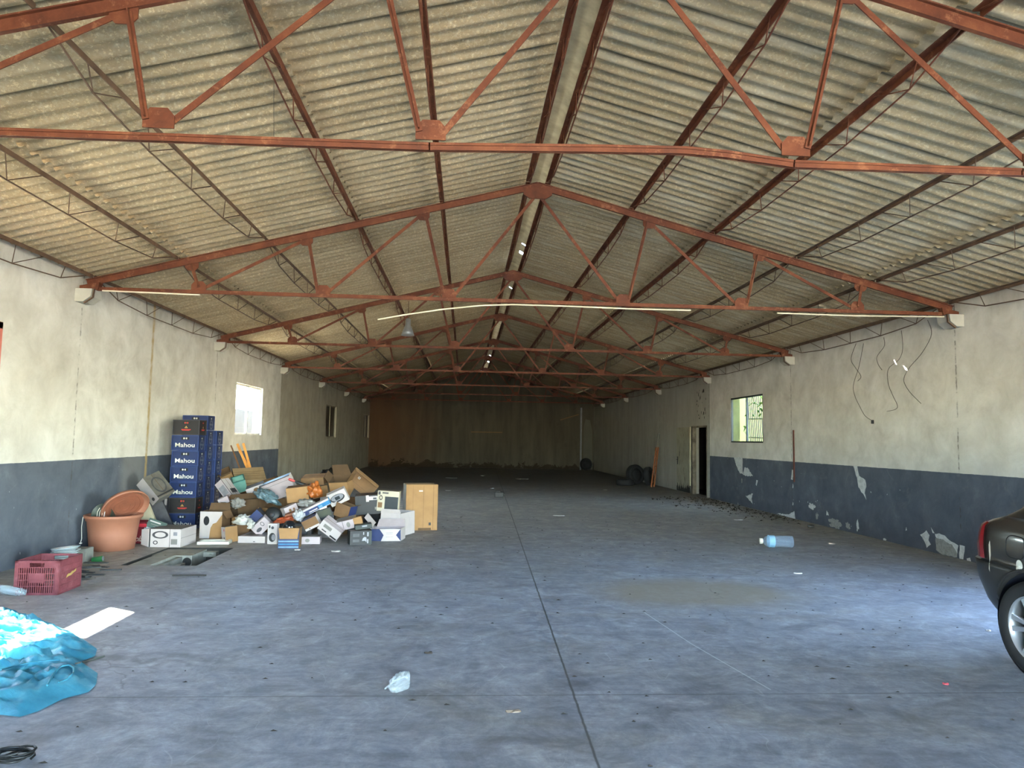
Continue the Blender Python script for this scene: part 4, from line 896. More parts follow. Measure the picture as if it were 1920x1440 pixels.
# ------------------------------------------------------------------ beer crates
CB = plain('crate_blue', '#1b2a50', .45, 0, .1, 3); CE = plain('crate_blue_edge', '#293c6b', .45, 0, .1, 3); CK = plain('crate_black', '#211f20', .5, 0, .12, 3); CRD = plain('crate_red_print', '#b8352f', .5); CGD = plain('crate_gold_print', '#b08c4a', .5)
CW, CD, CH = .405, .30, .2466
def beer_crate(black):
    base, ed = (CK, DGY) if black else (CB, CE)
    root = thing('beer_crate', '', 'beer crate')
    m = MB(); mats = [base, ed]; t = .012; W, D = CW / 2, CD / 2
    m.box((-W, -D, .002), (W, D, .014), 0)
    for (a, b) in (((-W, -D), (W, -D + t)), ((-W, D - t), (W, D)), ((-W, -D), (-W + t, D)), ((W - t, -D), (W, D))): m.box((a[0], a[1], .004), (b[0], b[1], CH - .004), 0)
    for z in (.004, CH - .014):
        for (a, b) in (((-W - .003, -D - .003), (W + .003, -D + t)), ((-W - .003, D - t), (W + .003, D + .003)), ((-W - .003, -D), (-W + t, D)), ((W - t, -D), (W + .003, D))): m.box((a[0], a[1], z), (b[0], b[1], z + .010), 1)
    for sx in (-1, 1):
        for sy in (-1, 1): m.box((sx * W - .006, sy * D - .006, .01), (sx * W + .006, sy * D + .006, CH - .01), 1)
    o = m.build('crate_body', mats, root)
    m = MB(); mats = [BK]; c1 = CRD if black else WP
    dims = (CW, CD, CH); L = []
    for f, sc in (('F', 1), ('R', 1.0)):
        k = 1 if f == 'F' else 1.25
        L += [(f, 'rect', .5, .78, .3 * k, .17, BK), (f, 'oval', .45, .785, .055 * k, .12, c1), (f, 'oval', .55, .785, .045 * k, .12, c1), (f, 'rect', .5, .785, .012, .09, CGD if black else c1)]
        if black: L += [(f, 'poly', .5, .52, .13 * k, .14, CGD, [(-.5, -.5), (.5, -.5), (0, .5)]), (f, 'poly', .5, .5, .05 * k, .05, CK, [(-.5, -.5), (.5, -.5), (0, .5)]), (f, 'rect', .5, .35, .36 * k, .05, CRD), (f, 'rect', .49, .30, .28 * k, .03, CRD)]
        elif f == 'F': L += [(f, 'text', .5, .36, .74, .27, WP, 'Mahou', (.012, 0.0))]
        else: L += [(f, 'ring', .5, .38, .44, .62, SK, .4), (f, 'text', .5, .40, .5, .14, SK, 'Mahou', (.04, 0.0))]
    prints(m, dims, L, mats, .0016)
    for i, p in enumerate(m.v): m.v[i] = p + Vector((0, 0, CH / 2))
    # keep each print just outside the panel
    m.build('lettering', mats, root)
    return root
cb = beer_crate(False); ck = beer_crate(True); firstb = [True]; firstk = [True]
def place_crate(x, y, z, rz, black, label):
    f = firstk if black else firstb; src = ck if black else cb
    o = src if f[0] else copy_tree(src); f[0] = False
    o.location = (x, y, z); o.rotation_euler = (0, 0, rz); o['label'] = label; o['group'] = 'stacked beer crates'
Ya = 11.72; xa = (yw(320, 900, Ya).x + yw(368, 900, Ya).x) / 2
ordn = ['lowest', 'second from the floor', 'third from the floor', 'fourth from the floor', 'fifth from the floor', 'sixth from the floor', 'topmost']
for k in range(7):
    bl = k in (1, 6)
    place_crate(xa + .004 * math.sin(k * 2.1), Ya + CD / 2 + .004 * math.cos(k * 3), k * CH, .008 * math.sin(k * 5), bl, ('black beer crate with red and gold print, ' if bl else 'blue beer crate with white lettering, ') + ordn[k] + ' in the front stack')
PAL = thing('pallet', 'low wooden pallet under the two rear beer crate stacks', 'pallet', (-4.12, 12.62, 0))
m = MB()
for k in range(5): m.box((-.55, -.46 + k * .2, .065), (.62, -.34 + k * .2, .085))
m.build('deck_boards', plain('pallet_wood', '#7d6a4e', .85), PAL)
for y_ in (-.4, 0, .4): m = MB(); m.box((-.55, y_ - .05, 0), (.62, y_ + .05, .065)); m.build('bearer', plain('pallet_wood', '#7d6a4e', .85), PAL)
Yb = 12.25; xb = yw(387, 850, Yb).x - CW / 2
for k in range(7): place_crate(xb, Yb + CD / 2, .085 + k * CH, .01 * math.sin(k * 3), False, 'blue beer crate, ' + ordn[k] + ' in the tall rear stack')
Yc = 12.62; xc_ = yw(402, 900, Yc).x - CW / 2
for k in range(6): place_crate(xc_ , Yc + CD / 2, .085 + k * CH, .01 * math.cos(k * 3), False, 'blue beer crate, ' + (ordn[k] if k < 5 else 'topmost') + ' in the shorter stack furthest right')
# red soft-drink crate behind the pot
t_ = thing('drinks_crate', 'dark red soft drink crate with white script between pot and headset carton', 'crate', (-4.50, 10.3, 0))
m = MB(); mats = [plain('crate_dark_red', '#6d1a24', .5, 0, .15, 3), plain('crate_red_rim', '#a3232f', .5)]
m.box((-.2, -.15, .003), (.2, -.14, .29)); m.box((-.2, .14, .003), (.2, .15, .29)); m.box((-.2, -.15, .003), (-.19, .15, .29)); m.box((.19, -.15, .003), (.2, .15, .29)); m.box((-.2, -.15, .003), (.2, .15, .012)); m.box((-.205, -.158, .23), (.205, -.14, .27), 1)
m.build('crate_body', mats, t_); m = MB(); mm = [WP]; prints(m, (.4, .3, .29), [('F', 'text', .5, .24, .8, .26, WP, 'Coca-Cola', (.0, .45))], mm, .002)
for i, p in enumerate(m.v): m.v[i] = p + Vector((0, 0, .147))
m.build('lettering', mm, t_)

# ------------------------------------------------------------------ things by the left wall
TC = plain('terracotta_plastic', '#94624c', .6, 0, .08, 4); TD = plain('terracotta_dark', '#7f4a35', .7, 0, .15, 6)
t_ = thing('plant_pot', 'large terracotta plant pot standing by the grey dado, full of odds and ends', 'plant pot', (-4.53, 9.72, 0))
m = MB(); m.lathe([(.001, .012), (.255, .012), (.235, .0), (.262, .0), (.285, .2), (.305, .365), (.32, .37), (.325, .40), (.34, .405), (.345, .44), (.325, .445), (.315, .38), (.29, .34), (.25, .03), (.001, .03)], 48); m.build('pot_body', TC, t_)
m = MB(); m.lathe([(.001, .33), (.29, .33)], 40); m.build('soil', plain('dark_soil', '#2c2620', .95), t_)
o_ = thing('pot_saucer', 'round terracotta saucer propped on edge in the large pot', 'saucer', mat=Matrix.Translation(yw(234, 949, 9.78)) @ Vector((.58, -.50, -.64)).to_track_quat('Z', 'Y').to_matrix().to_4x4())
m = MB(); m.lathe([(.001, .0), (.27, .0), (.285, .04), (.29, .045), (.295, .03), (.28, -.015), (.24, -.02), (.001, -.02)], 44); m.build('dish', TC, o_)
m = MB()
for r_ in (.07, .13, .19): m.tube([(r_ * math.cos(a * PI / 18), r_ * math.sin(a * PI / 18), .004) for a in range(36)], .004, 5, closed=True)
m.lathe([(.001, .0015), (.235, .0015)], 40); m.build('ringed_base', TD, o_)
o_ = thing('nursery_pot', 'dark green plastic pot lying inside the terracotta pot', 'plant pot', mat=Matrix.Translation((-4.66, 9.66, .46)) @ rotm(0, 68, -10))
m = MB(); m.lathe([(.13, .0), (.125, .0), (.10, -.15), (.001, -.15)], 30); m.lathe([(.13, .0), (.105, -.16), (.001, -.16)], 30); m.build('pot_body', plain('dark_green_pot', '#3a4238', .5), o_)
m = MB(); rr = random.Random(2)
for k in range(4):
    m.tube([(-.05 + .03 * k, -.06, .01), (-.04 + .03 * k, .0 + rr.uniform(-.02, .02), .02), (-.05 + .03 * k + .02, .05, .012), (-.02 + .03 * k, .07, .01)], .004, 5)
m.build('white_wire', WP, o_)
for i in range(3):
    m = MB(); m.tube([(0, 0, 0), (.02, .0, .20), (.022, 0, .24)], [.022, .022, .018], 12)
    tag(m.build('white_tube', plain('cream_tube', '#c3bda6', .5), None, (-4.60 + i * .055, 9.93, .33)), ['left', 'middle', 'right'][i] + ' one of three short cream tubes standing in the terracotta pot', 'tube', 'cream tubes in the pot')
m = MB(); m.tube([(0, 0, .42), (-.005, -.01, .3), (.0, 0, .15), (-.01, .0, .1)], .004, 6); m.lathe([(.001, -.012), (.018, -.004), (.018, .01), (.001, .014)], 12, Matrix.Translation((-.01, 0, .09)))
tag(m.build('white_rope', WP, None, (-4.83, 9.55, 0)), 'thin white cord with a knob hanging from the terracotta pot rim', 'cord')
# stack of bowls
rr = random.Random(4)
ENM = plain('enamel_white', '#c5cdcb', .35, 0, .06); 
for k in range(8):
    t_ = MB(); t_.lathe([(.001, .004), (.08, .004), (.125, .045), (.14, .05), (.142, .054), (.122, .050), (.078, .0), (.001, .0)], 36)
    q_ = t_.build('enamel_bowl', ENM, None, (-4.36 + rr.uniform(-.008, .008), 8.3, .002 + k * .025)); q_.rotation_euler = (0, (-.02 if k < 7 else -.10), 0)
    tag(q_, ['lowest', 'second', 'third', 'fourth', 'fifth', 'sixth', 'seventh', 'topmost tilted'][k] + ' white enamel bowl of the stack behind the red crate', 'bowl', 'enamel bowls by the wall')
m = MB(); m.box((-.075, -.09, 0), (.075, .09, .16)); tag(m.build('concrete_block', plain('block_grey', '#77776f', .9, 0, .15), None, (-4.40, 8.75, 0), bevel=.006), 'small grey concrete block behind the red crate', 'block')
# red vegetable crate
CRR = NT('faded_red_plastic', .55); f_ = CRR.noise(CRR.obj(), 9, 5, .7); CRR.color(CRR.ramp(f_, [(.3, srgb('#642a30')), (.6, srgb('#773b40')), (.8, srgb('#8a5a5b'))])); CRR = CRR.m
t_ = thing('plastic_crate', 'faded red slatted plastic crate on the floor by the left wall', 'crate', (-3.91, 7.18, 0), (0, 0, R(2)))
W_, D_, H_ = .19, .21, .31
m = MB(); m.box((-W_, -D_, .004), (W_, D_, .014)); m.build('base', CRR, t_)
def side_panel(p0, p1, nrib, hole):
    m = MB(); p0 = Vector(p0); p1 = Vector(p1); ax = (p1 - p0).normalized(); L = (p1 - p0).length; nn = Vector((ax.y, -ax.x, 0))
    def pb(a0, a1, z0, z1, t=.008, o=0):
        vs = [p0 + ax * a + nn * (o + s * t / 2) + Vector((0, 0, z)) for s in (-1, 1) for a, z in ((a0, z0), (a1, z0), (a1, z1), (a0, z1))]
        m.add(vs, [(0, 1, 2, 3), (7, 6, 5, 4), (0, 4, 5, 1), (1, 5, 6, 2), (2, 6, 7, 3), (3, 7, 4, 0)])
    for z0, z1 in ((.0, .02), (.075, .083), (.13, .138), (.19, .198), (.245, .253), (.29, .31)): pb(0, L, z0, z1, .012)
    for a in (0, L - .03): pb(a, a + .03, 0, H_, .012)
    for k in range(nrib):
        a = .03 + (L - .06) * (k + .5) / nrib; inh = hole and abs(a - L / 2) < .065
        pb(a - .004, a + .004, 0, .245 if inh else .30, .006)
    pb(L * .32, L * .68, .11, .19, .007)
    if hole: pb(L / 2 - .075, L / 2 - .065, .25, .30); pb(L / 2 + .065, L / 2 + .075, .25, .30)
    pb(.03, L / 2 - (.07 if hole else 0), .253, .29, .004); pb(L / 2 + (.07 if hole else 0), L - .03, .253, .29, .004)
    return m
for p0, p1, n_, h_ in (((-W_, -D_, 0), (W_, -D_, 0), 17, True), ((W_, -D_, 0), (W_, D_, 0), 22, False), ((W_, D_, 0), (-W_, D_, 0), 17, True), ((-W_, D_, 0), (-W_, -D_, 0), 22, False)):
    side_panel(p0, p1, n_, h_).build('side_panel', CRR, t_)
m = MB(); mm = [plain('faded_yellow_print', '#b59a5a', .6)]; prints(m, (2 * W_, 2 * D_, H_), [('R', 'poly', .5, .52, .44, .2, mm[0], [(-.5, -.5), (-.42, -.1), (-.25, .1), (-.1, .0), (.1, .3), (.25, .2), (.5, .5), (.5, .1), (.2, -.1), (0, -.3), (-.2, -.3)])], mm, .009)
for i, p in enumerate(m.v): m.v[i] = p + Vector((0, 0, H_ / 2))
m.build('lettering', mm, t_)
# green bottle and ball half hidden left of the crate
GBM = film('green_bottle_plastic', '#5f8f62', .6, .15); CLR = film('clear_plastic', '#b9c8cc', .42, .08)
t_ = thing('plastic_bottle', 'clear plastic bottle with green cap lying left of the red crate', 'bottle', mat=Matrix.Translation((-4.12, 6.95, .045)) @ Matrix.Rotation(R(-75), 4, 'Y') @ Matrix.Rotation(.3, 4, 'X'))
m = MB(); m.lathe([(.001, -.14), (.04, -.14), (.043, -.13), (.041, -.02), (.043, .04), (.036, .08), (.016, .12), (.015, .135)], 24); m.build('bottle_body', CLR, t_)
m = MB(); m.lathe([(.018, .13), (.018, .155), (.001, .155)], 20); m.build('cap', plain('green_cap', '#1f7a4a', .4), t_)
crumple('rag', 'dark crumpled rag behind the left corner of the red crate', 'rag', Vector((-4.2, 7.35, .05)), .07, .09, .08, DGY, 31, .3)
t_ = thing('drink_can', 'small green and white drink can lying near the terracotta pot', 'can', mat=Matrix.Translation(zf(183, 1054) + Vector((0, 0, .033))) @ Matrix.Rotation(R(82), 4, 'Y'))
m = MB(); m.lathe([(.028, -.06), (.033, -.052), (.033, .052), (.028, .06)], 24); m.build('can_body', plain('can_green', '#2a6b3e', .3, .3), t_)
m = MB(); m.lathe([(.001, -.056), (.027, -.058)], 20); m.lathe([(.001, .056), (.027, .058)], 20); m.build('lid', SK, t_)
# black strips of rubber
rr = random.Random(7); t_ = thing('rubber_strips', 'tangled heap of black rubber strips right of the red crate', 'rubber scraps', tuple(zf(170, 1079)), group=None)
for k in range(11):
    a = rr.uniform(-.6, .6); c_ = Vector((rr.uniform(-.12, .2), rr.uniform(-.25, .25), .012 + .009 * k)); L = rr.uniform(.15, .3)
    m = MB(); m.bar(c_ - Vector((math.cos(a), math.sin(a), .05)) * L / 2 + Vector((0, 0, .01)), c_ + Vector((math.cos(a), math.sin(a), -.03)) * L / 2 + Vector((0, 0, .01)), .03, .012); m.build('strip', plain('black_rubber', '#26292a', .5, 0, .2), t_)
m = MB(); m.bar((-.17, 0, .008), (.17, .01, .008), .022, .014); tag(m.build('metal_bar', plain('dark_iron', '#2b2722', .6), None, (-2.88, 7.91, 0)), 'short dark iron bar lying on the floor in front of the pit', 'bar')

# ------------------------------------------------------------------ blue plastic sheet on the floor
def tarp():
    outline = [(0, 1156), (60, 1162), (100, 1172), (137, 1189), (165, 1206), (182, 1218), (178, 1232), (150, 1242), (166, 1252), (183, 1264), (180, 1286), (165, 1300), (118, 1312), (70, 1336), (34, 1347), (0, 1342)]
    base = [zf(u, v) for u, v in outline]; pts = [(p.x, p.y) for p in base]
    pts += [(-3.15, 3.85), (-3.9, 3.8), (-4.55, 4.3), (-4.7, 5.2), (-4.6, 6.0), (-4.2, 6.3)]
    cx, cy = -3.55, 5.0
    N = 220; M_ = 60; ring = []
    tot = len(pts)
    for k in range(N):
        a = -PI + 2 * PI * k / N; best = None
        dx, dy = math.cos(a), math.sin(a)
        for i in range(tot):
            x1, y1 = pts[i]; x2, y2 = pts[(i + 1) % tot]; ex, ey = x2 - x1, y2 - y1; det = dx * -ey + dy * ex
            if abs(det) < 1e-9: continue
            t = ((x1 - cx) * -ey + (y1 - cy) * ex) / det; s_ = (dx * (y1 - cy) - dy * (x1 - cx)) / det
            if t > 0 and -1e-6 <= s_ <= 1 + 1e-6: best = t if best is None else max(best, t)
        ring.append(best or .5)
    m = MB(); vs = []
    for j in range(M_ + 1):
        f = j / M_
        for k in range(N):
            a = -PI + 2 * PI * k / N; r_ = ring[k] * f; x = cx + r_ * math.cos(a); y = cy + r_ * math.sin(a)
            env = (1 - f ** 2.2) ** .75
            P = Vector((x * 1.1 + y * .5, y * 1.4, 0))
            fold = 1 - abs(noise.noise(Vector((x * 1.3 + y * 1.0, y * 3.6 - x * 1.6, 2.0)))) * 2.2
            fold2 = 1 - abs(noise.noise(Vector((x * 5 + y * 4, y * 11 - x * 6, 7.0)))) * 2
            big = .5 + .5 * noise.noise(Vector((x * 1.2, y * 1.3, 5)))
            hump = 1.0 + .5 * math.exp(-((x + 3.9) ** 2 + (y - 5.7) ** 2) / .35)
            z = env * hump * (.03 + .05 * big + .07 * max(fold, 0) ** 1.5) + (.045 * max(fold2, -.3) + .02 * (1 - 2 * abs(noise.noise(Vector((x * 9 - y * 7, y * 17 + x * 6, 4)))))) * min(1, (1 - f) * 6 + .1) + .010 * abs(noise.noise(Vector((x * 19, y * 23, 1))))
            if f == 1: z = .006
            vs.append((x, y, max(.005, z)))
    m.add(vs, [(j * N + k, j * N + (k + 1) % N, (j + 1) * N + (k + 1) % N, (j + 1) * N + k) for j in range(M_) for k in range(N)], 0, True)
    t = NT('turquoise_sheet', .35, 0, .5); n_ = t.noise(t.pos(), 5, 5, .6); c = t.ramp(n_, [(.3, srgb('#3c8ba6')), (.5, srgb('#52a5bf')), (.75, srgb('#8cc8d8'))]); t.color(c)
    tl = t.n('BsdfTranslucent'); t.link(c, tl.inputs[0]); tr = t.n('BsdfTransparent'); tr.inputs[0].default_value = srgb('#9fe0f2'); m1 = t.n('MixShader'); m1.inputs[0].default_value = .35; m2 = t.n('MixShader'); m2.inputs[0].default_value = .22
    t.link(t.b.outputs[0], m1.inputs[1]); t.link(tl.outputs[0], m1.inputs[2]); t.link(m1.outputs[0], m2.inputs[1]); t.link(tr.outputs[0], m2.inputs[2]); t.link(m2.outputs[0], t.t.nodes['Material Output'].inputs[0])
    t.bump(t.noise(t.mapping(t.pos(), (2, 9, 2), rot=(0, 0, .5)), 3, 6, .7, 1), .35, .02)
    o = m.build('plastic_sheet', t.m); tag(o, 'crumpled turquoise plastic sheet heaped on the floor at the left edge, half in sunlight', 'plastic sheet')
    # cords lying over it
    from mathutils.bvhtree import BVHTree
    bm = bmesh.new(); bm.from_mesh(o.data); bv = BVHTree.FromBMesh(bm); bm.free()
    def drape(px, lab, r_=.006, col='#2b6f80'):
        P = []
        for i in range(len(px) - 1):
            for j in range(6):
                u = px[i][0] + (px[i + 1][0] - px[i][0]) * j / 6; v = px[i][1] + (px[i + 1][1] - px[i][1]) * j / 6
                d = ray(u, v).normalized(); h = bv.ray_cast(CAMP, d)
                P.append((h[0] if h[0] else zf(u, v)) + Vector((0, 0, r_)))
        S = []
        for i in range(len(P)): S.append(sum((P[max(0, min(len(P) - 1, i + k))] for k in (-1, 0, 1)), Vector()) / 3)
        mm = MB(); b0 = S[0].copy(); mm.tube([p - b0 for p in S], r_, 6); tag(mm.build('cord', plain('cord_' + col[1:], col, .6), None, b0), lab, 'cord')
    drape([(88, 1288), (98, 1268), (112, 1252), (128, 1248), (138, 1254), (138, 1264), (126, 1275), (105, 1284)], 'thin dark cord looped over the right part of the turquoise sheet')
    drape([(0, 1258), (30, 1250), (60, 1243), (90, 1240), (118, 1238)], 'thin dark cord running level over the middle of the turquoise sheet', .005)
    drape([(140, 1246), (160, 1242), (180, 1236), (200, 1230)], 'short dark cord trailing off the turquoise sheet onto the floor', .005, '#4b4f48')
tarp()

# ------------------------------------------------------------------ car
PAINT = NT('grey_brown_car_paint', .28, .35, .5); PAINT.color(PAINT.ramp(PAINT.noise(PAINT.obj(), 1.5, 3), [(.3, srgb('#35322e')), (.7, srgb('#3f3b36'))])); PAINT.b.inputs['Coat Weight'].default_value = .5; PAINT.b.inputs['Coat Roughness'].default_value = .08; PAINT = PAINT.m
BUMP = plain('bumper_paint', '#33322f', .4, .2, .06, 3); TYRE = plain('tyre_rubber', '#1b1c1d', .75, 0, .15, 10); ALLOY = plain('alloy_silver', '#b4b8bc', .3, .7, .05, 6); LAMP = plain('tail_lamp_red', '#8e1f26', .2, 0, .12, 3); LINER = plain('arch_liner', '#1d2230', .9); CGL = plain('car_glass', '#14181a', .08, 0, .05, 2); PLA = plain('black_trim', '#141516', .6)
# levels: z, rear s, front s, half width, corner sharpness
CL = 4.15; CHW = .86
LV = [(.20, .34, 3.85, .70, 8), (.27, .20, 4.0, .78, 8), (.40, .09, 4.08, .83, 8), (.55, .025, 4.14, .855, 8), (.66, .0, 4.15, .862, 8), (.69, .005, 4.14, .862, 8), (.705, .05, 4.1, .855, 8), (.80, .055, 3.95, .858, 8), (.88, .07, 3.7, .85, 8),
      (.94, .10, 3.2, .835, 8), (.975, .16, 2.95, .82, 8), (1.02, .30, 2.75, .79, 8), (1.12, .50, 2.55, .755, 8), (1.24, .72, 2.3, .71, 8), (1.34, .95, 2.05, .66, 8), (1.40, 1.15, 1.85, .60, 8), (1.425, 1.35, 1.65, .45, 8)]
def lev(z):
    if z <= LV[0][0]: return LV[0][1:]
    for a, b in zip(LV, LV[1:]):
        if a[0] <= z <= b[0]:
            f = (z - a[0]) / (b[0] - a[0]); return tuple(p + (q_ - p) * f for p, q_ in zip(a[1:], b[1:]))
    return LV[-1][1:]
def cpt(z, t, off=0.0):       # t in radians: 0 = right-hand flank (world -x), PI/2 = rear
    r0, r1, hw, n_ = lev(z); hw += off; L = (r1 - r0) / 2 + off; mid = (r0 + r1) / 2
    c, s_ = math.cos(t), math.sin(t); e = 2 / n_
    return Vector((-hw * math.copysign(abs(c) ** e, c), L * math.copysign(abs(s_) ** e, s_) - mid, z))   # local: +y = rear
NA = 160
def loft(zs, t0=None, t1=None, off=0, n=NA, close=True):
    m = MB(); rows = []
    for z in zs:
        if t0 is None: rows.append([cpt(z, 2 * PI * k / n, off) for k in range(n)])
        else: rows.append([cpt(z, t0 + (t1 - t0) * k / n, off) for k in range(n + 1)])
    w_ = len(rows[0]); vs = [p for r_ in rows for p in r_]; fs = []
    for i in range(len(rows) - 1):
        for k in range(w_ if t0 is None else w_ - 1): fs.append((i * w_ + k, i * w_ + (k + 1) % w_, (i + 1) * w_ + (k + 1) % w_, (i + 1) * w_ + k))
    m.add(vs, fs, 0, True)
    if t0 is None and close: m.add(rows[0], [tuple(reversed(range(w_)))], 0); m.add(rows[-1], [tuple(range(w_))], 0)
    return m
car = thing('car', 'dark grey-brown hatchback parked at the right edge, rear corner and wheel showing', 'car', (4.58, 5.31, 0), (0, 0, R(0)))
WY, WFY, WR_, WRF = -.75, -3.35, .315, .325
def cut(o):
    for wy in (WY, WFY):
        for sx in (-1, 1):
            c = MB(); c.lathe([(.001, -.16), (.355, -.16), (.355, .16), (.001, .16)], 40, Matrix.Translation((sx * (CHW - .02), wy, WR_ + .01)) @ Matrix.Rotation(PI / 2, 4, 'Y')); cu = c.build('cutter', PLA)
            bm = bmesh.new(); bm.from_mesh(cu.data); bmesh.ops.remove_doubles(bm, verts=bm.verts, dist=.002); bmesh.ops.holes_fill(bm, edges=bm.edges); bmesh.ops.recalc_face_normals(bm, faces=bm.faces); bm.to_mesh(cu.data); bm.free()
            md = o.modifiers.new('b', 'BOOLEAN'); md.operation = 'DIFFERENCE'; md.object = cu; md.solver = 'EXACT'
            dg = bpy.context.evaluated_depsgraph_get(); ev = o.evaluated_get(dg); me = bpy.data.meshes.new_from_object(ev); o.modifiers.clear(); o.data = me; bpy.data.objects.remove(cu)
zs_low = [z for z, *_ in LV if z <= .97] + []
def frange(a, b, n): return [a + (b - a) * i / n for i in range(n + 1)]
lo = loft(frange(.20, .69, 14)); ob = lo.build('lower_body', BUMP); bm = bmesh.new(); bm.from_mesh(ob.data); bmesh.ops.remove_doubles(bm, verts=bm.verts, dist=.0005); bm.to_mesh(ob.data); bm.free(); cut(ob); ob.parent = car
up = loft(frange(.691, 1.02, 16)); ob = up.build('upper_body', PAINT); bm = bmesh.new(); bm.from_mesh(ob.data); bmesh.ops.remove_doubles(bm, verts=bm.verts, dist=.0005); bm.to_mesh(ob.data); bm.free(); ob.parent = car
up = loft(frange(1.02, 1.10, 3) ); ob = up.build('shoulder', PAINT, car)
up = loft(frange(1.10, 1.36, 8)); up.build('cabin_glass', CGL, car)
up = loft(frange(1.36, 1.425, 5)); up.build('roof_panel', PAINT, car)
for t0, t1 in ((PI / 2 - .95, PI / 2 - .62), (PI / 2 + .62, PI / 2 + .95)):    # rear pillars
    loft(frange(1.09, 1.37, 6), t0, t1, .006, 10).build('rear_pillar', PAINT, car)
for sg in (1, -1):      # lamps wrap the rear corners
    a, b = (.62, 1.28) if sg > 0 else (PI - 1.28, PI - .62)
    loft(frange(.705, .965, 10), a, b, .012, 12).build('tail_lamp', LAMP, car)
loft(frange(.685, .70, 1), 0, 2 * PI, .003, 120).build('panel_gap', PLA, car)
loft(frange(.702, 1.0, 8), (.600), .612, .004, 1).build('lamp_seam', PLA, car)
def side(y, z, off=.004):     # point on the flank facing the hall at local y
    r0, r1, hw, n_ = lev(z); L = (r1 - r0) / 2; s_ = max(-1, min(1, (y + (r0 + r1) / 2) / L)); t = math.asin(math.copysign(abs(s_) ** (n_ / 2), s_))
    return cpt(z, t, off)
m = MB(); pp = []
for k in range(40):
    a = 2 * PI * k / 40; c, s_ = math.cos(a), math.sin(a); pp.append(side(-.62 + .085 * math.copysign(abs(c) ** .55, c), .83 + .075 * math.copysign(abs(s_) ** .55, s_), .002))
m.tube(pp, .003, 5, closed=True); m.build('fuel_door_gap', PLA, car)
m = MB(); pp = [side(-.66 + .03 * math.cos(2 * PI * k / 24), .715 + .038 * math.sin(2 * PI * k / 24), .003) for k in range(24)]; m.add([side(-.66, .715, .004)] + pp, [(0, 1 + k, 1 + (k + 1) % 24) for k in range(24)]); m.build('round_sticker', WP, car)
m = MB(); pp = [side(-.36 + dy, z, .003) for dy, z in ((-.004, .62), (.006, .64), (.004, .70), (.014, .76), (.012, .81), (.0, .84), (-.012, .80), (-.008, .74), (-.004, .68))]; m.add(pp, [tuple(range(len(pp)))]); m.build('paint_scrape', WP, car)
m = MB(); m.tube([side(-.75 + .37 * math.cos(a), WR_ + .01 + .37 * math.sin(a), .002) for a in [R(d) for d in range(25, 170, 5)]], .008, 6); m.build('arch_lip', BUMP, car)
for wy in (WY, WFY):
    for sx in (-1, 1):
        c = MB(); c.lathe([(.35, -.10), (.35, .10)], 40, Matrix.Translation((sx * (CHW - .14), wy, WR_ + .01)) @ Matrix.Rotation(PI / 2, 4, 'Y')); c.build('arch_liner', LINER, car)
def wheel(x, y, sx):
    T = Matrix.Translation((x, y, WR_)) @ Matrix.Rotation(-PI / 2 * (1 if sx < 0 else -1), 4, 'Y')     # local +z points outward
    w_ = thing('wheel', None, None, mat=Matrix.Identity(4)); w_.parent = car
    m = MB(); m.lathe([(.215, -.09), (.27, -.10), (.300, -.085), (.312, -.05), (.314, 0), (.312, .05), (.300, .082), (.27, .094), (.235, .088), (.214, .078), (.214, -.09)], 64, T); m.build('tyre', TYRE, w_)
    m = MB(); m.lathe([(.214, .080), (.206, .074), (.200, .03), (.195, -.06), (.214, -.08)], 56, T); m.build('rim', ALLOY, w_)
    m = MB()
    for k in range(5):
        for off in (-1, 1):
            a = 2 * PI * k / 5 + .3; a1 = a + off * .20; a0 = a + off * .28
            p0 = Vector((.05 * math.cos(a0), .05 * math.sin(a0), .058)); p1 = Vector((.205 * math.cos(a1), .205 * math.sin(a1), .066))
            dv = (p1 - p0).normalized(); nx = Vector((-dv.y, dv.x, 0)).normalized()
            vs = [T @ q_ for q_ in (p0 - nx * .012, p0 + nx * .012, p1 + nx * .019, p1 - nx * .019)] + [T @ (q_ - Vector((0, 0, .028))) for q_ in (p0 - nx * .012, p0 + nx * .012, p1 + nx * .019, p1 - nx * .019)]
            m.add(vs, [(0, 1, 2, 3), (7, 6, 5, 4), (0, 4, 5, 1), (1, 5, 6, 2), (2, 6, 7, 3), (3, 7, 4, 0)])
    m.lathe([(.001, .062), (.045, .062), (.06, .05), (.062, .02)], 30, T); m.build('spokes', ALLOY, w_, bevel=.004)
    m = MB(); m.lathe([(.001, -.01), (.19, -.01)], 30, T); m.build('brake_shield', PLA, w_)
    m = MB(); m.lathe([(.001, .068), (.024, .067), (.027, .06)], 20, T); m.build('hub_cap', SK, w_)
for wy in (WY, WFY):
    for sx in (-1, 1): wheel(sx * (CHW - .09), wy, sx)

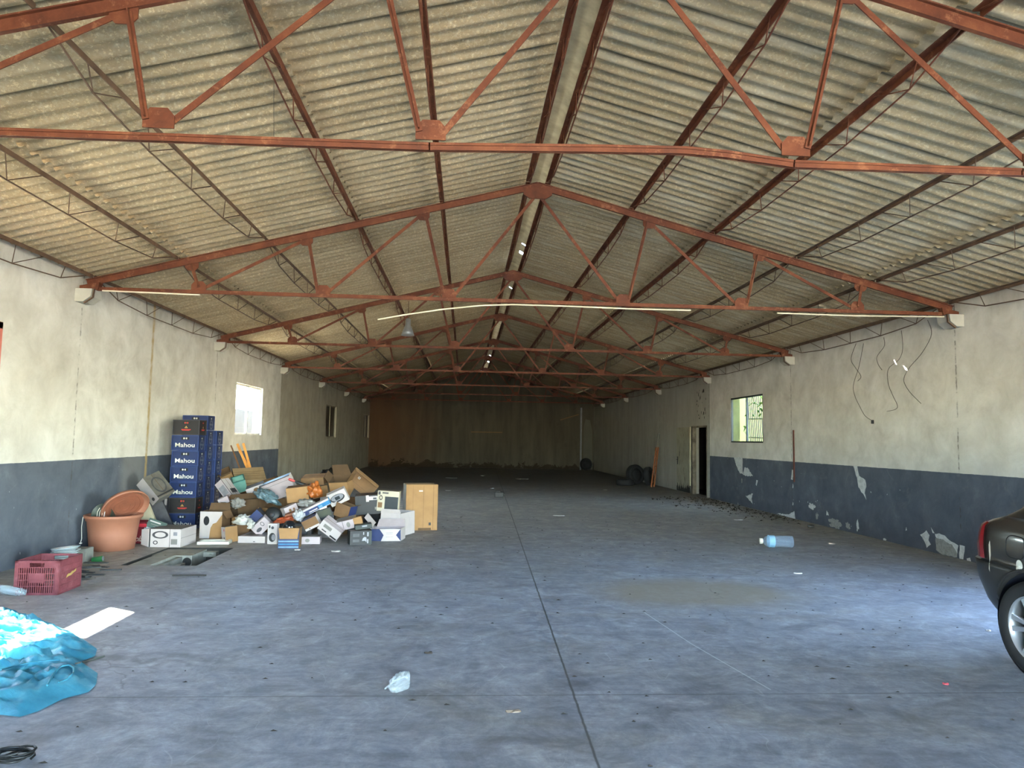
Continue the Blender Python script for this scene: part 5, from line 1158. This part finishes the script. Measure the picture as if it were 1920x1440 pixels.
# ------------------------------------------------------------------ far things: tyres, ladder, board
def tyre(label, mt_, r=.31, w_=.2):
    o = MB(); o.lathe([(r * .62, -w_ / 2 + .01), (r * .8, -w_ / 2), (r * .95, -w_ / 2 + .015), (r, -w_ * .3), (r, w_ * .3), (r * .95, w_ / 2 - .015), (r * .8, w_ / 2), (r * .62, w_ / 2 - .01), (r * .60, w_ * .2), (r * .9, 0), (r * .60, -w_ * .2), (r * .62, -w_ / 2 + .01)], 48); o.lathe([(.001, -w_ * .1), (r * .62, -w_ * .1), (r * .62, w_ * .1), (.001, w_ * .1)], 32)
    q_ = o.build('tyre', TYRE); q_.matrix_world = mt_; return tag(q_, label, 'tyre', 'old tyres along the right wall')
tyre('black tyre lying flat on the floor, farthest left of the tyres by the ladder', Matrix.Translation((5.48, 24.35, .105)))
tyre('large black tyre standing on edge left of the ladder', Matrix.Translation((5.95, 24.85, .35)) @ Matrix.Rotation(R(28), 4, 'Z') @ Matrix.Rotation(R(80), 4, 'X'), .35, .24)
tyre('black tyre standing against the wall just behind the ladder', Matrix.Translation((6.36, 24.75, .315)) @ Matrix.Translation((0, -.2, 0)) @ Matrix.Rotation(R(58), 4, 'Z') @ Matrix.Rotation(R(80), 4, 'X'), .32, .22)
tyre('lone black tyre standing in the far right corner of the hall', Matrix.Translation((6.15, 36.25, .31)) @ Matrix.Rotation(R(12), 4, 'Z') @ Matrix.Rotation(R(82), 4, 'X'))
OL = plain('ladder_orange', '#824a28', .6, 0, .15, 6)
lad = thing('ladder', 'narrow orange ladder leaning on the right wall beside the tyres', 'ladder', (6.28, 23.75, 0))
b0, b1 = Vector((0, 0, .0)), Vector((.22, .25, 1.32)); sp = Vector((.10, .14, 0)).normalized()
for s in (-.13, .13): m = MB(); m.bar(b0 + sp * s, b1 + sp * s * .7, .045, .025); m.build('rail', OL, lad)
for k in range(5): f = .12 + k * .2; m = MB(); m.bar(b0.lerp(b1, f) - sp * .15, b0.lerp(b1, f) + sp * .15, .03, .025); m.build('rung', OL, lad)
m = MB(); b2 = Vector((.30, .34, 1.78)); m.tube([b1 - sp * .06, b1.lerp(b2, .4) - sp * .09, b2 - sp * .07], .012, 6); m.tube([b1 + sp * .06, b1.lerp(b2, .4) + sp * .02, b2 + sp * .07], .012, 6); m.tube([b2 - sp * .09, b2 + sp * .09], .012, 6); m.build('hook_frame', plain('dull_steel', '#6c6a62', .5, .5), lad)
bd = plain('pale_board', '#56564a', .85, 0, .08, 1.5)
m = MB(); m.prism([(-.24, 0), (.24, 0), (.22, 2.0), (.12, 2.55), (-.12, 2.6), (-.2, 2.2)], .04); o = m.build('arched_board', bd, None, (6.33, 36.72, .02)); o.rotation_euler = (R(-4), 0, 0); tag(o, 'tall pale board with an arched top leaning in the far right corner', 'board')
m = MB(); m.tube([(0, 0, 0), (0, 0, 3.2)], .05, 12); tag(m.build('white_pipe', plain('white_pipe_paint', '#77797a', .6), None, (5.97, 36.85, 0)), 'white drain pipe beside the arched board at the back wall', 'pipe')
m = MB(); m.bar((0, 0, 0), (-.95, 0, -.30), .03, .05); tag(m.build('wooden_bracket', plain('dim_wood', '#6e5638', .8), None, (5.85, 36.95, 2.85)), 'sloping brown batten fixed high on the back wall at the right', 'batten')
m = MB(); m.bar((0, 0, 0), (1.6, 0, .0), .03, .05); tag(m.build('wall_ledge', plain('dim_wood', '#6e5638', .8), None, (.3, 36.98, 1.85)), 'long thin ledge fixed to the middle of the back wall', 'ledge')

# ------------------------------------------------------------------ fittings on walls and trusses
m = MB(); m.box((-.018, -.022, 0), (0, .022, 1.05)); tag(m.build('rusty_bar', plain('rusty_iron', '#5e3226', .75, 0, .25, 8), None, (XR - .001, 14.23, .74)), 'upright rusty iron bar fixed to the right wall over the dado line', 'bar')
WIRE = plain('thin_wire', '#4b463e', .6)
Wp = [([(11.83, 3.25), (12.0, 3.0), (11.85, 2.82), (11.7, 2.67), (11.8, 2.6)], 'leftmost thin wire dangling down the right wall'), ([(11.6, 3.22), (11.75, 2.85), (11.94, 2.54), (11.9, 2.35), (11.77, 2.18), (11.6, 2.0), (11.39, 1.91)], 'long thin wire ending at a dark plug on the right wall'),
      ([(11.01, 3.24), (11.0, 3.1), (11.21, 2.95), (11.18, 2.82), (11.08, 2.72)], 'short curled wire in the middle of the right wall'), ([(10.54, 3.28), (10.52, 3.0), (10.62, 2.84), (10.9, 2.72), (10.92, 2.5), (10.81, 2.3), (10.69, 2.13), (10.75, 2.07), (10.97, 2.05)], 'wavy wire hanging beside the small sun spot on the right wall'),
      ([(9.91, 3.34), (9.83, 3.12), (10.05, 2.88), (10.36, 2.69), (10.5, 2.55), (10.49, 2.45), (10.35, 2.3), (10.11, 2.13)], 'wire passing behind the bright sun spot on the right wall')]
for pts, lb in Wp:
    S = []
    for i in range(len(pts) - 1):
        p0 = pts[max(0, i - 1)]; p1 = pts[i]; p2 = pts[i + 1]; p3 = pts[min(len(pts) - 1, i + 2)]
        for j in range(6):
            t = j / 6; S.append(tuple(.5 * (2 * p1[a] + (p2[a] - p0[a]) * t + (2 * p0[a] - 5 * p1[a] + 4 * p2[a] - p3[a]) * t * t + (-p0[a] + 3 * p1[a] - 3 * p2[a] + p3[a]) * t ** 3) for a in (0, 1)))
    S.append(pts[-1]); m = MB(); m.tube([(XR - .008, y, z) for y, z in S], .0035, 5); tag(m.build('hanging_wire', WIRE), lb, 'wire')
m = MB(); m.box((-.03, -.02, -.03), (0, .02, .03)); tag(m.build('wall_plug', BK, None, (XR, 11.37, 1.89), bevel=.005), 'small black plug where the long wire ends on the right wall', 'plug')
PVC = plain('white_conduit', '#cfc5ae', .5, 0, .06)
def conduit(px, lb, Y=Y0 - .035):
    P = [yw(u, v, Y) for u, v in px]; m = MB(); m.tube(P, .010, 8); tag(m.build('plastic_conduit', PVC), lb, 'conduit')
conduit([(192, 545), (290, 549), (375, 553)], 'pale conduit along the left end of the second truss')
conduit([(708, 599), (760, 590), (830, 580), (900, 573), (960, 571), (1060, 574), (1180, 579), (1295, 582)], 'long pale conduit sagging loose across the second truss')
conduit([(1457, 587), (1600, 592), (1770, 594)], 'pale conduit along the right end of the second truss')
t_ = thing('pendant_lamp', 'grey bell-shaped lamp hanging from the roof beyond the second truss', 'lamp', yw(765, 613, 14.1))
m = MB(); m.lathe([(.02, .17), (.05, .16), (.055, .03), (.10, -.08), (.13, -.17), (.125, -.17), (.09, -.07), (.001, -.02)], 28); m.build('lamp_shade', plain('lamp_grey', '#8f9090', .35, .4), t_)
m = MB(); m.tube([(0, 0, .16), (0, 0, .52)], .008, 6); m.build('hanger', DSTEEL, t_)
m = MB()
for a, b in (((0, 0, .0), (.02, .0, -.5)),): m.tube([a, (.005, 0, -.2), b], .002, 4)
tag(m.build('thin_thread', WIRE, None, yw(514, 150, 5.3)), 'fine thread hanging from the left slope near the first truss', 'thread')

# ------------------------------------------------------------------ litter on the floor
def jug():
    c = Vector((4.55, 10.3, .088)); t_ = thing('water_jug', 'large clear plastic water jug lying on the floor right of the stain', 'bottle', mat=Matrix.Translation(c) @ Matrix.Rotation(R(-8), 4, 'Z') @ Matrix.Rotation(R(-90), 4, 'Y'))
    JG = film('jug_plastic', '#a9c2dc', .2, .06)
    prof = [(.001, -.235), (.07, -.235), (.085, -.225)]
    for k in range(9): z = -.2 + k * .035; prof += [(.086, z), (.082, z + .017)]
    prof += [(.086, .12), (.07, .15), (.04, .175), (.033, .18), (.033, .2)]
    m = MB(); m.lathe(prof, 36); m.build('jug_body', JG, t_)
    m = MB(); m.lathe([(.042, .195), (.042, .235), (.001, .237)], 24); m.build('cap', WP, t_)
    m = MB(); m.lathe([(.0875, .03), (.0875, .11)], 36); m.build('paper_label', film('jug_label', '#8fc0dd', .7, .4), t_)
jug()
t_ = thing('plastic_bag', 'small clear crumpled bag lying on the floor joint near the camera', 'bag', mat=Matrix.Translation((-.365, 4.42, .035)) @ Matrix.Rotation(R(-14), 4, 'Z'))
CB_ = film('clear_bag_film', '#d0dadd', .3, .06)
bm = bmesh.new(); bmesh.ops.create_icosphere(bm, subdivisions=5, radius=1)
for v in bm.verts:
    p = v.co.copy(); tp = 1 - .62 * max(0, p.y) ** 1.1; n_ = noise.noise(p * 3.2) * .35 - abs(noise.noise(p * 8)) * .28
    v.co = Vector((p.x * .055 * tp * (1 + n_), p.y * .15 + .05, max(-.032, p.z * .045 * (1 + n_ * 1.5))))
for f in bm.faces: f.smooth = True
me = bpy.data.meshes.new('bag_body'); bm.to_mesh(me); bm.free(); me.materials.append(CB_); o = bpy.data.objects.new('bag_body', me); COL.objects.link(o); o.parent = t_
m = MB(); m.tube([(-.07, -.03, -.02), (-.045, .05, .0), (-.01, .14, .0), (.0, .17, -.015)], .005, 6); m.build('twisted_handle', CB_, t_)
m = MB(); m.box((-.12, -.08, 0), (.10, .08, .13)); m.box((.10, -.05, .02), (.14, .05, .1)); m.box((-.10, -.07, .13), (.03, .06, .165))
tag(m.build('motor_unit', plain('motor_grey', '#2e2c29', .6, 0, .2, 14), None, (.92, 18.8, 0), (None if True else None), bevel=.012), 'small grey motor lump lying on the long floor joint in mid-hall', 'motor')
o = tag(MB().lathe([(.03, 0), (.055, .004), (.06, .025), (.055, .045), (.03, .05), (.03, 0)], 28).build('tape_roll', plain('tape_dark', '#3b3c3c', .5), None, (6.28, 12.75, .001)), 'dark roll of tape lying by the foot of the right wall', 'tape roll'); o.rotation_euler = (0, 0, 0)
def scrap(x, y, rx, ry, lb, hexc='#c9c7be', name='paper_scrap', cat='scrap'):
    m = MB(); n = 14; seed = x * 3 + y; vs = [(0, 0, .010)]
    for k in range(n):
        a = 2 * PI * k / n; f = 1 + .3 * noise.noise(Vector((math.cos(a) * 2, math.sin(a) * 2, seed))); vs.append((rx * f * math.cos(a), ry * f * math.sin(a), .006 + .005 * math.sin(a * 3 + seed)))
    vs += [(v_[0], v_[1], .002) for v_ in vs[1:]]; N_ = n
    m.add(vs, [(0, 1 + k, 1 + (k + 1) % N_) for k in range(N_)] + [(1 + k, 1 + N_ + k, 1 + N_ + (k + 1) % N_, 1 + (k + 1) % N_) for k in range(N_)]); tag(m.build(name, plain('scrap_' + hexc[1:], hexc, .7), None, (x, y, 0)), lb, cat)
for a in [(-1.65, 9.63, .065, .06, 'round white scrap on the floor in front of the pile'), (-2.17, 9.72, .04, .03, 'small white scrap at the foot of the blue striped carton'), (-.46, 20.83, .08, .09, 'white disc lying on the dark floor beyond the tall brown carton'),
          (1.89, 14.34, .12, .05, 'crumpled pale scrap right of the floor joint in mid-hall'), (5.39, 13.91, .09, .05, 'white torn scrap beside the dead leaves'), (.86, 22.0, .06, .07, 'white speck of paper on the joint far down the hall'),
          (-.5, 27.5, .22, .12, 'pale strip lying far down the dark hall'), (.75, 29.5, .1, .12, 'white scrap in the dark near the back wall'), (2.2, 27.5, .25, .15, 'grey crumpled scrap far down the hall right of the joint'), (4.33, 22.0, .07, .06, 'small white scrap between the tyres and the door'),
          (3.9, 8.25, .05, .03, 'small pale flake on the floor below the water jug'), (4.32, 5.75, .02, .015, 'tiny white chip on the floor behind the car')]:
    scrap(*a)
scrap(3.07, 4.48, .02, .014, 'small red scrap on the floor in front of the car wheel', '#a8434a')
scrap(.3, 4.07, .045, .018, 'short brown stub lying near the floor joint at the bottom', '#77695b', 'wood_stub', 'stub')
scrap(-.22, 5.16, .03, .02, 'dark clod on the floor above the clear crumpled bag', '#3e3833', 'dirt_clod', 'clod')
rr = random.Random(21); m = MB()
LT = plain('dead_leaves', '#3b3122', .95, 0, .4, 20)
for k in range(520):
    f = rr.random() ** 1.3; y = 19.2 - f * 5.6 + rr.gauss(0, .25); x = 6.55 - abs(rr.gauss(0, .42 + .35 * (y > 16))) ; s_ = rr.uniform(.018, .055)
    if x > 6.64: x = 6.6
    m.add([Matrix.Translation((x, y, rr.uniform(.006, .02))) @ Euler((rr.uniform(-.6, .6), rr.uniform(-.6, .6), rr.uniform(0, 6))).to_matrix().to_4x4() @ Vector(p) for p in ((-s_, 0, 0), (0, s_ * .6, .006), (s_ * 1.2, 0, 0), (0, -s_ * .6, .006))], [(0, 1, 2, 3)])
tag(m.build('dead_leaves', LT), 'scatter of dead brown leaves on the floor along the right wall by the doorway', 'leaves', kind='stuff')
m = MB()
for k in range(420):
    y = rr.uniform(2.6, 14); x = rr.uniform(-4.2, 6.3); s_ = rr.uniform(.004, .013)
    m.add([(x - s_ * rr.uniform(1, 2.5), y, .004), (x, y + s_ * .7, .009), (x + s_ * rr.uniform(1, 2.5), y, .004), (x, y - s_ * .7, .005)], [(0, 1, 2, 3)])
tag(m.build('floor_grit', plain('dark_grit', '#37332e', .95, 0, .4, 20)), 'dark grit and crumbs strewn over the whole concrete floor', 'grit', kind='stuff')
# cable coil bottom left
pts = []
for k in range(60):
    a = k * .41; r_ = .07 + .012 * math.sin(k * .7); pts.append((r_ * math.cos(a) * 1.05, r_ * .8 * math.sin(a), .012 + .0006 * k + .008 * abs(math.sin(k * .5))))
m = MB(); m.tube(pts, .006, 6); tag(m.build('cable_coil', plain('black_cable', '#0f1110', .5), None, zf(26, 1428) ), 'untidy coil of black cable on the floor at the bottom left corner', 'cable')
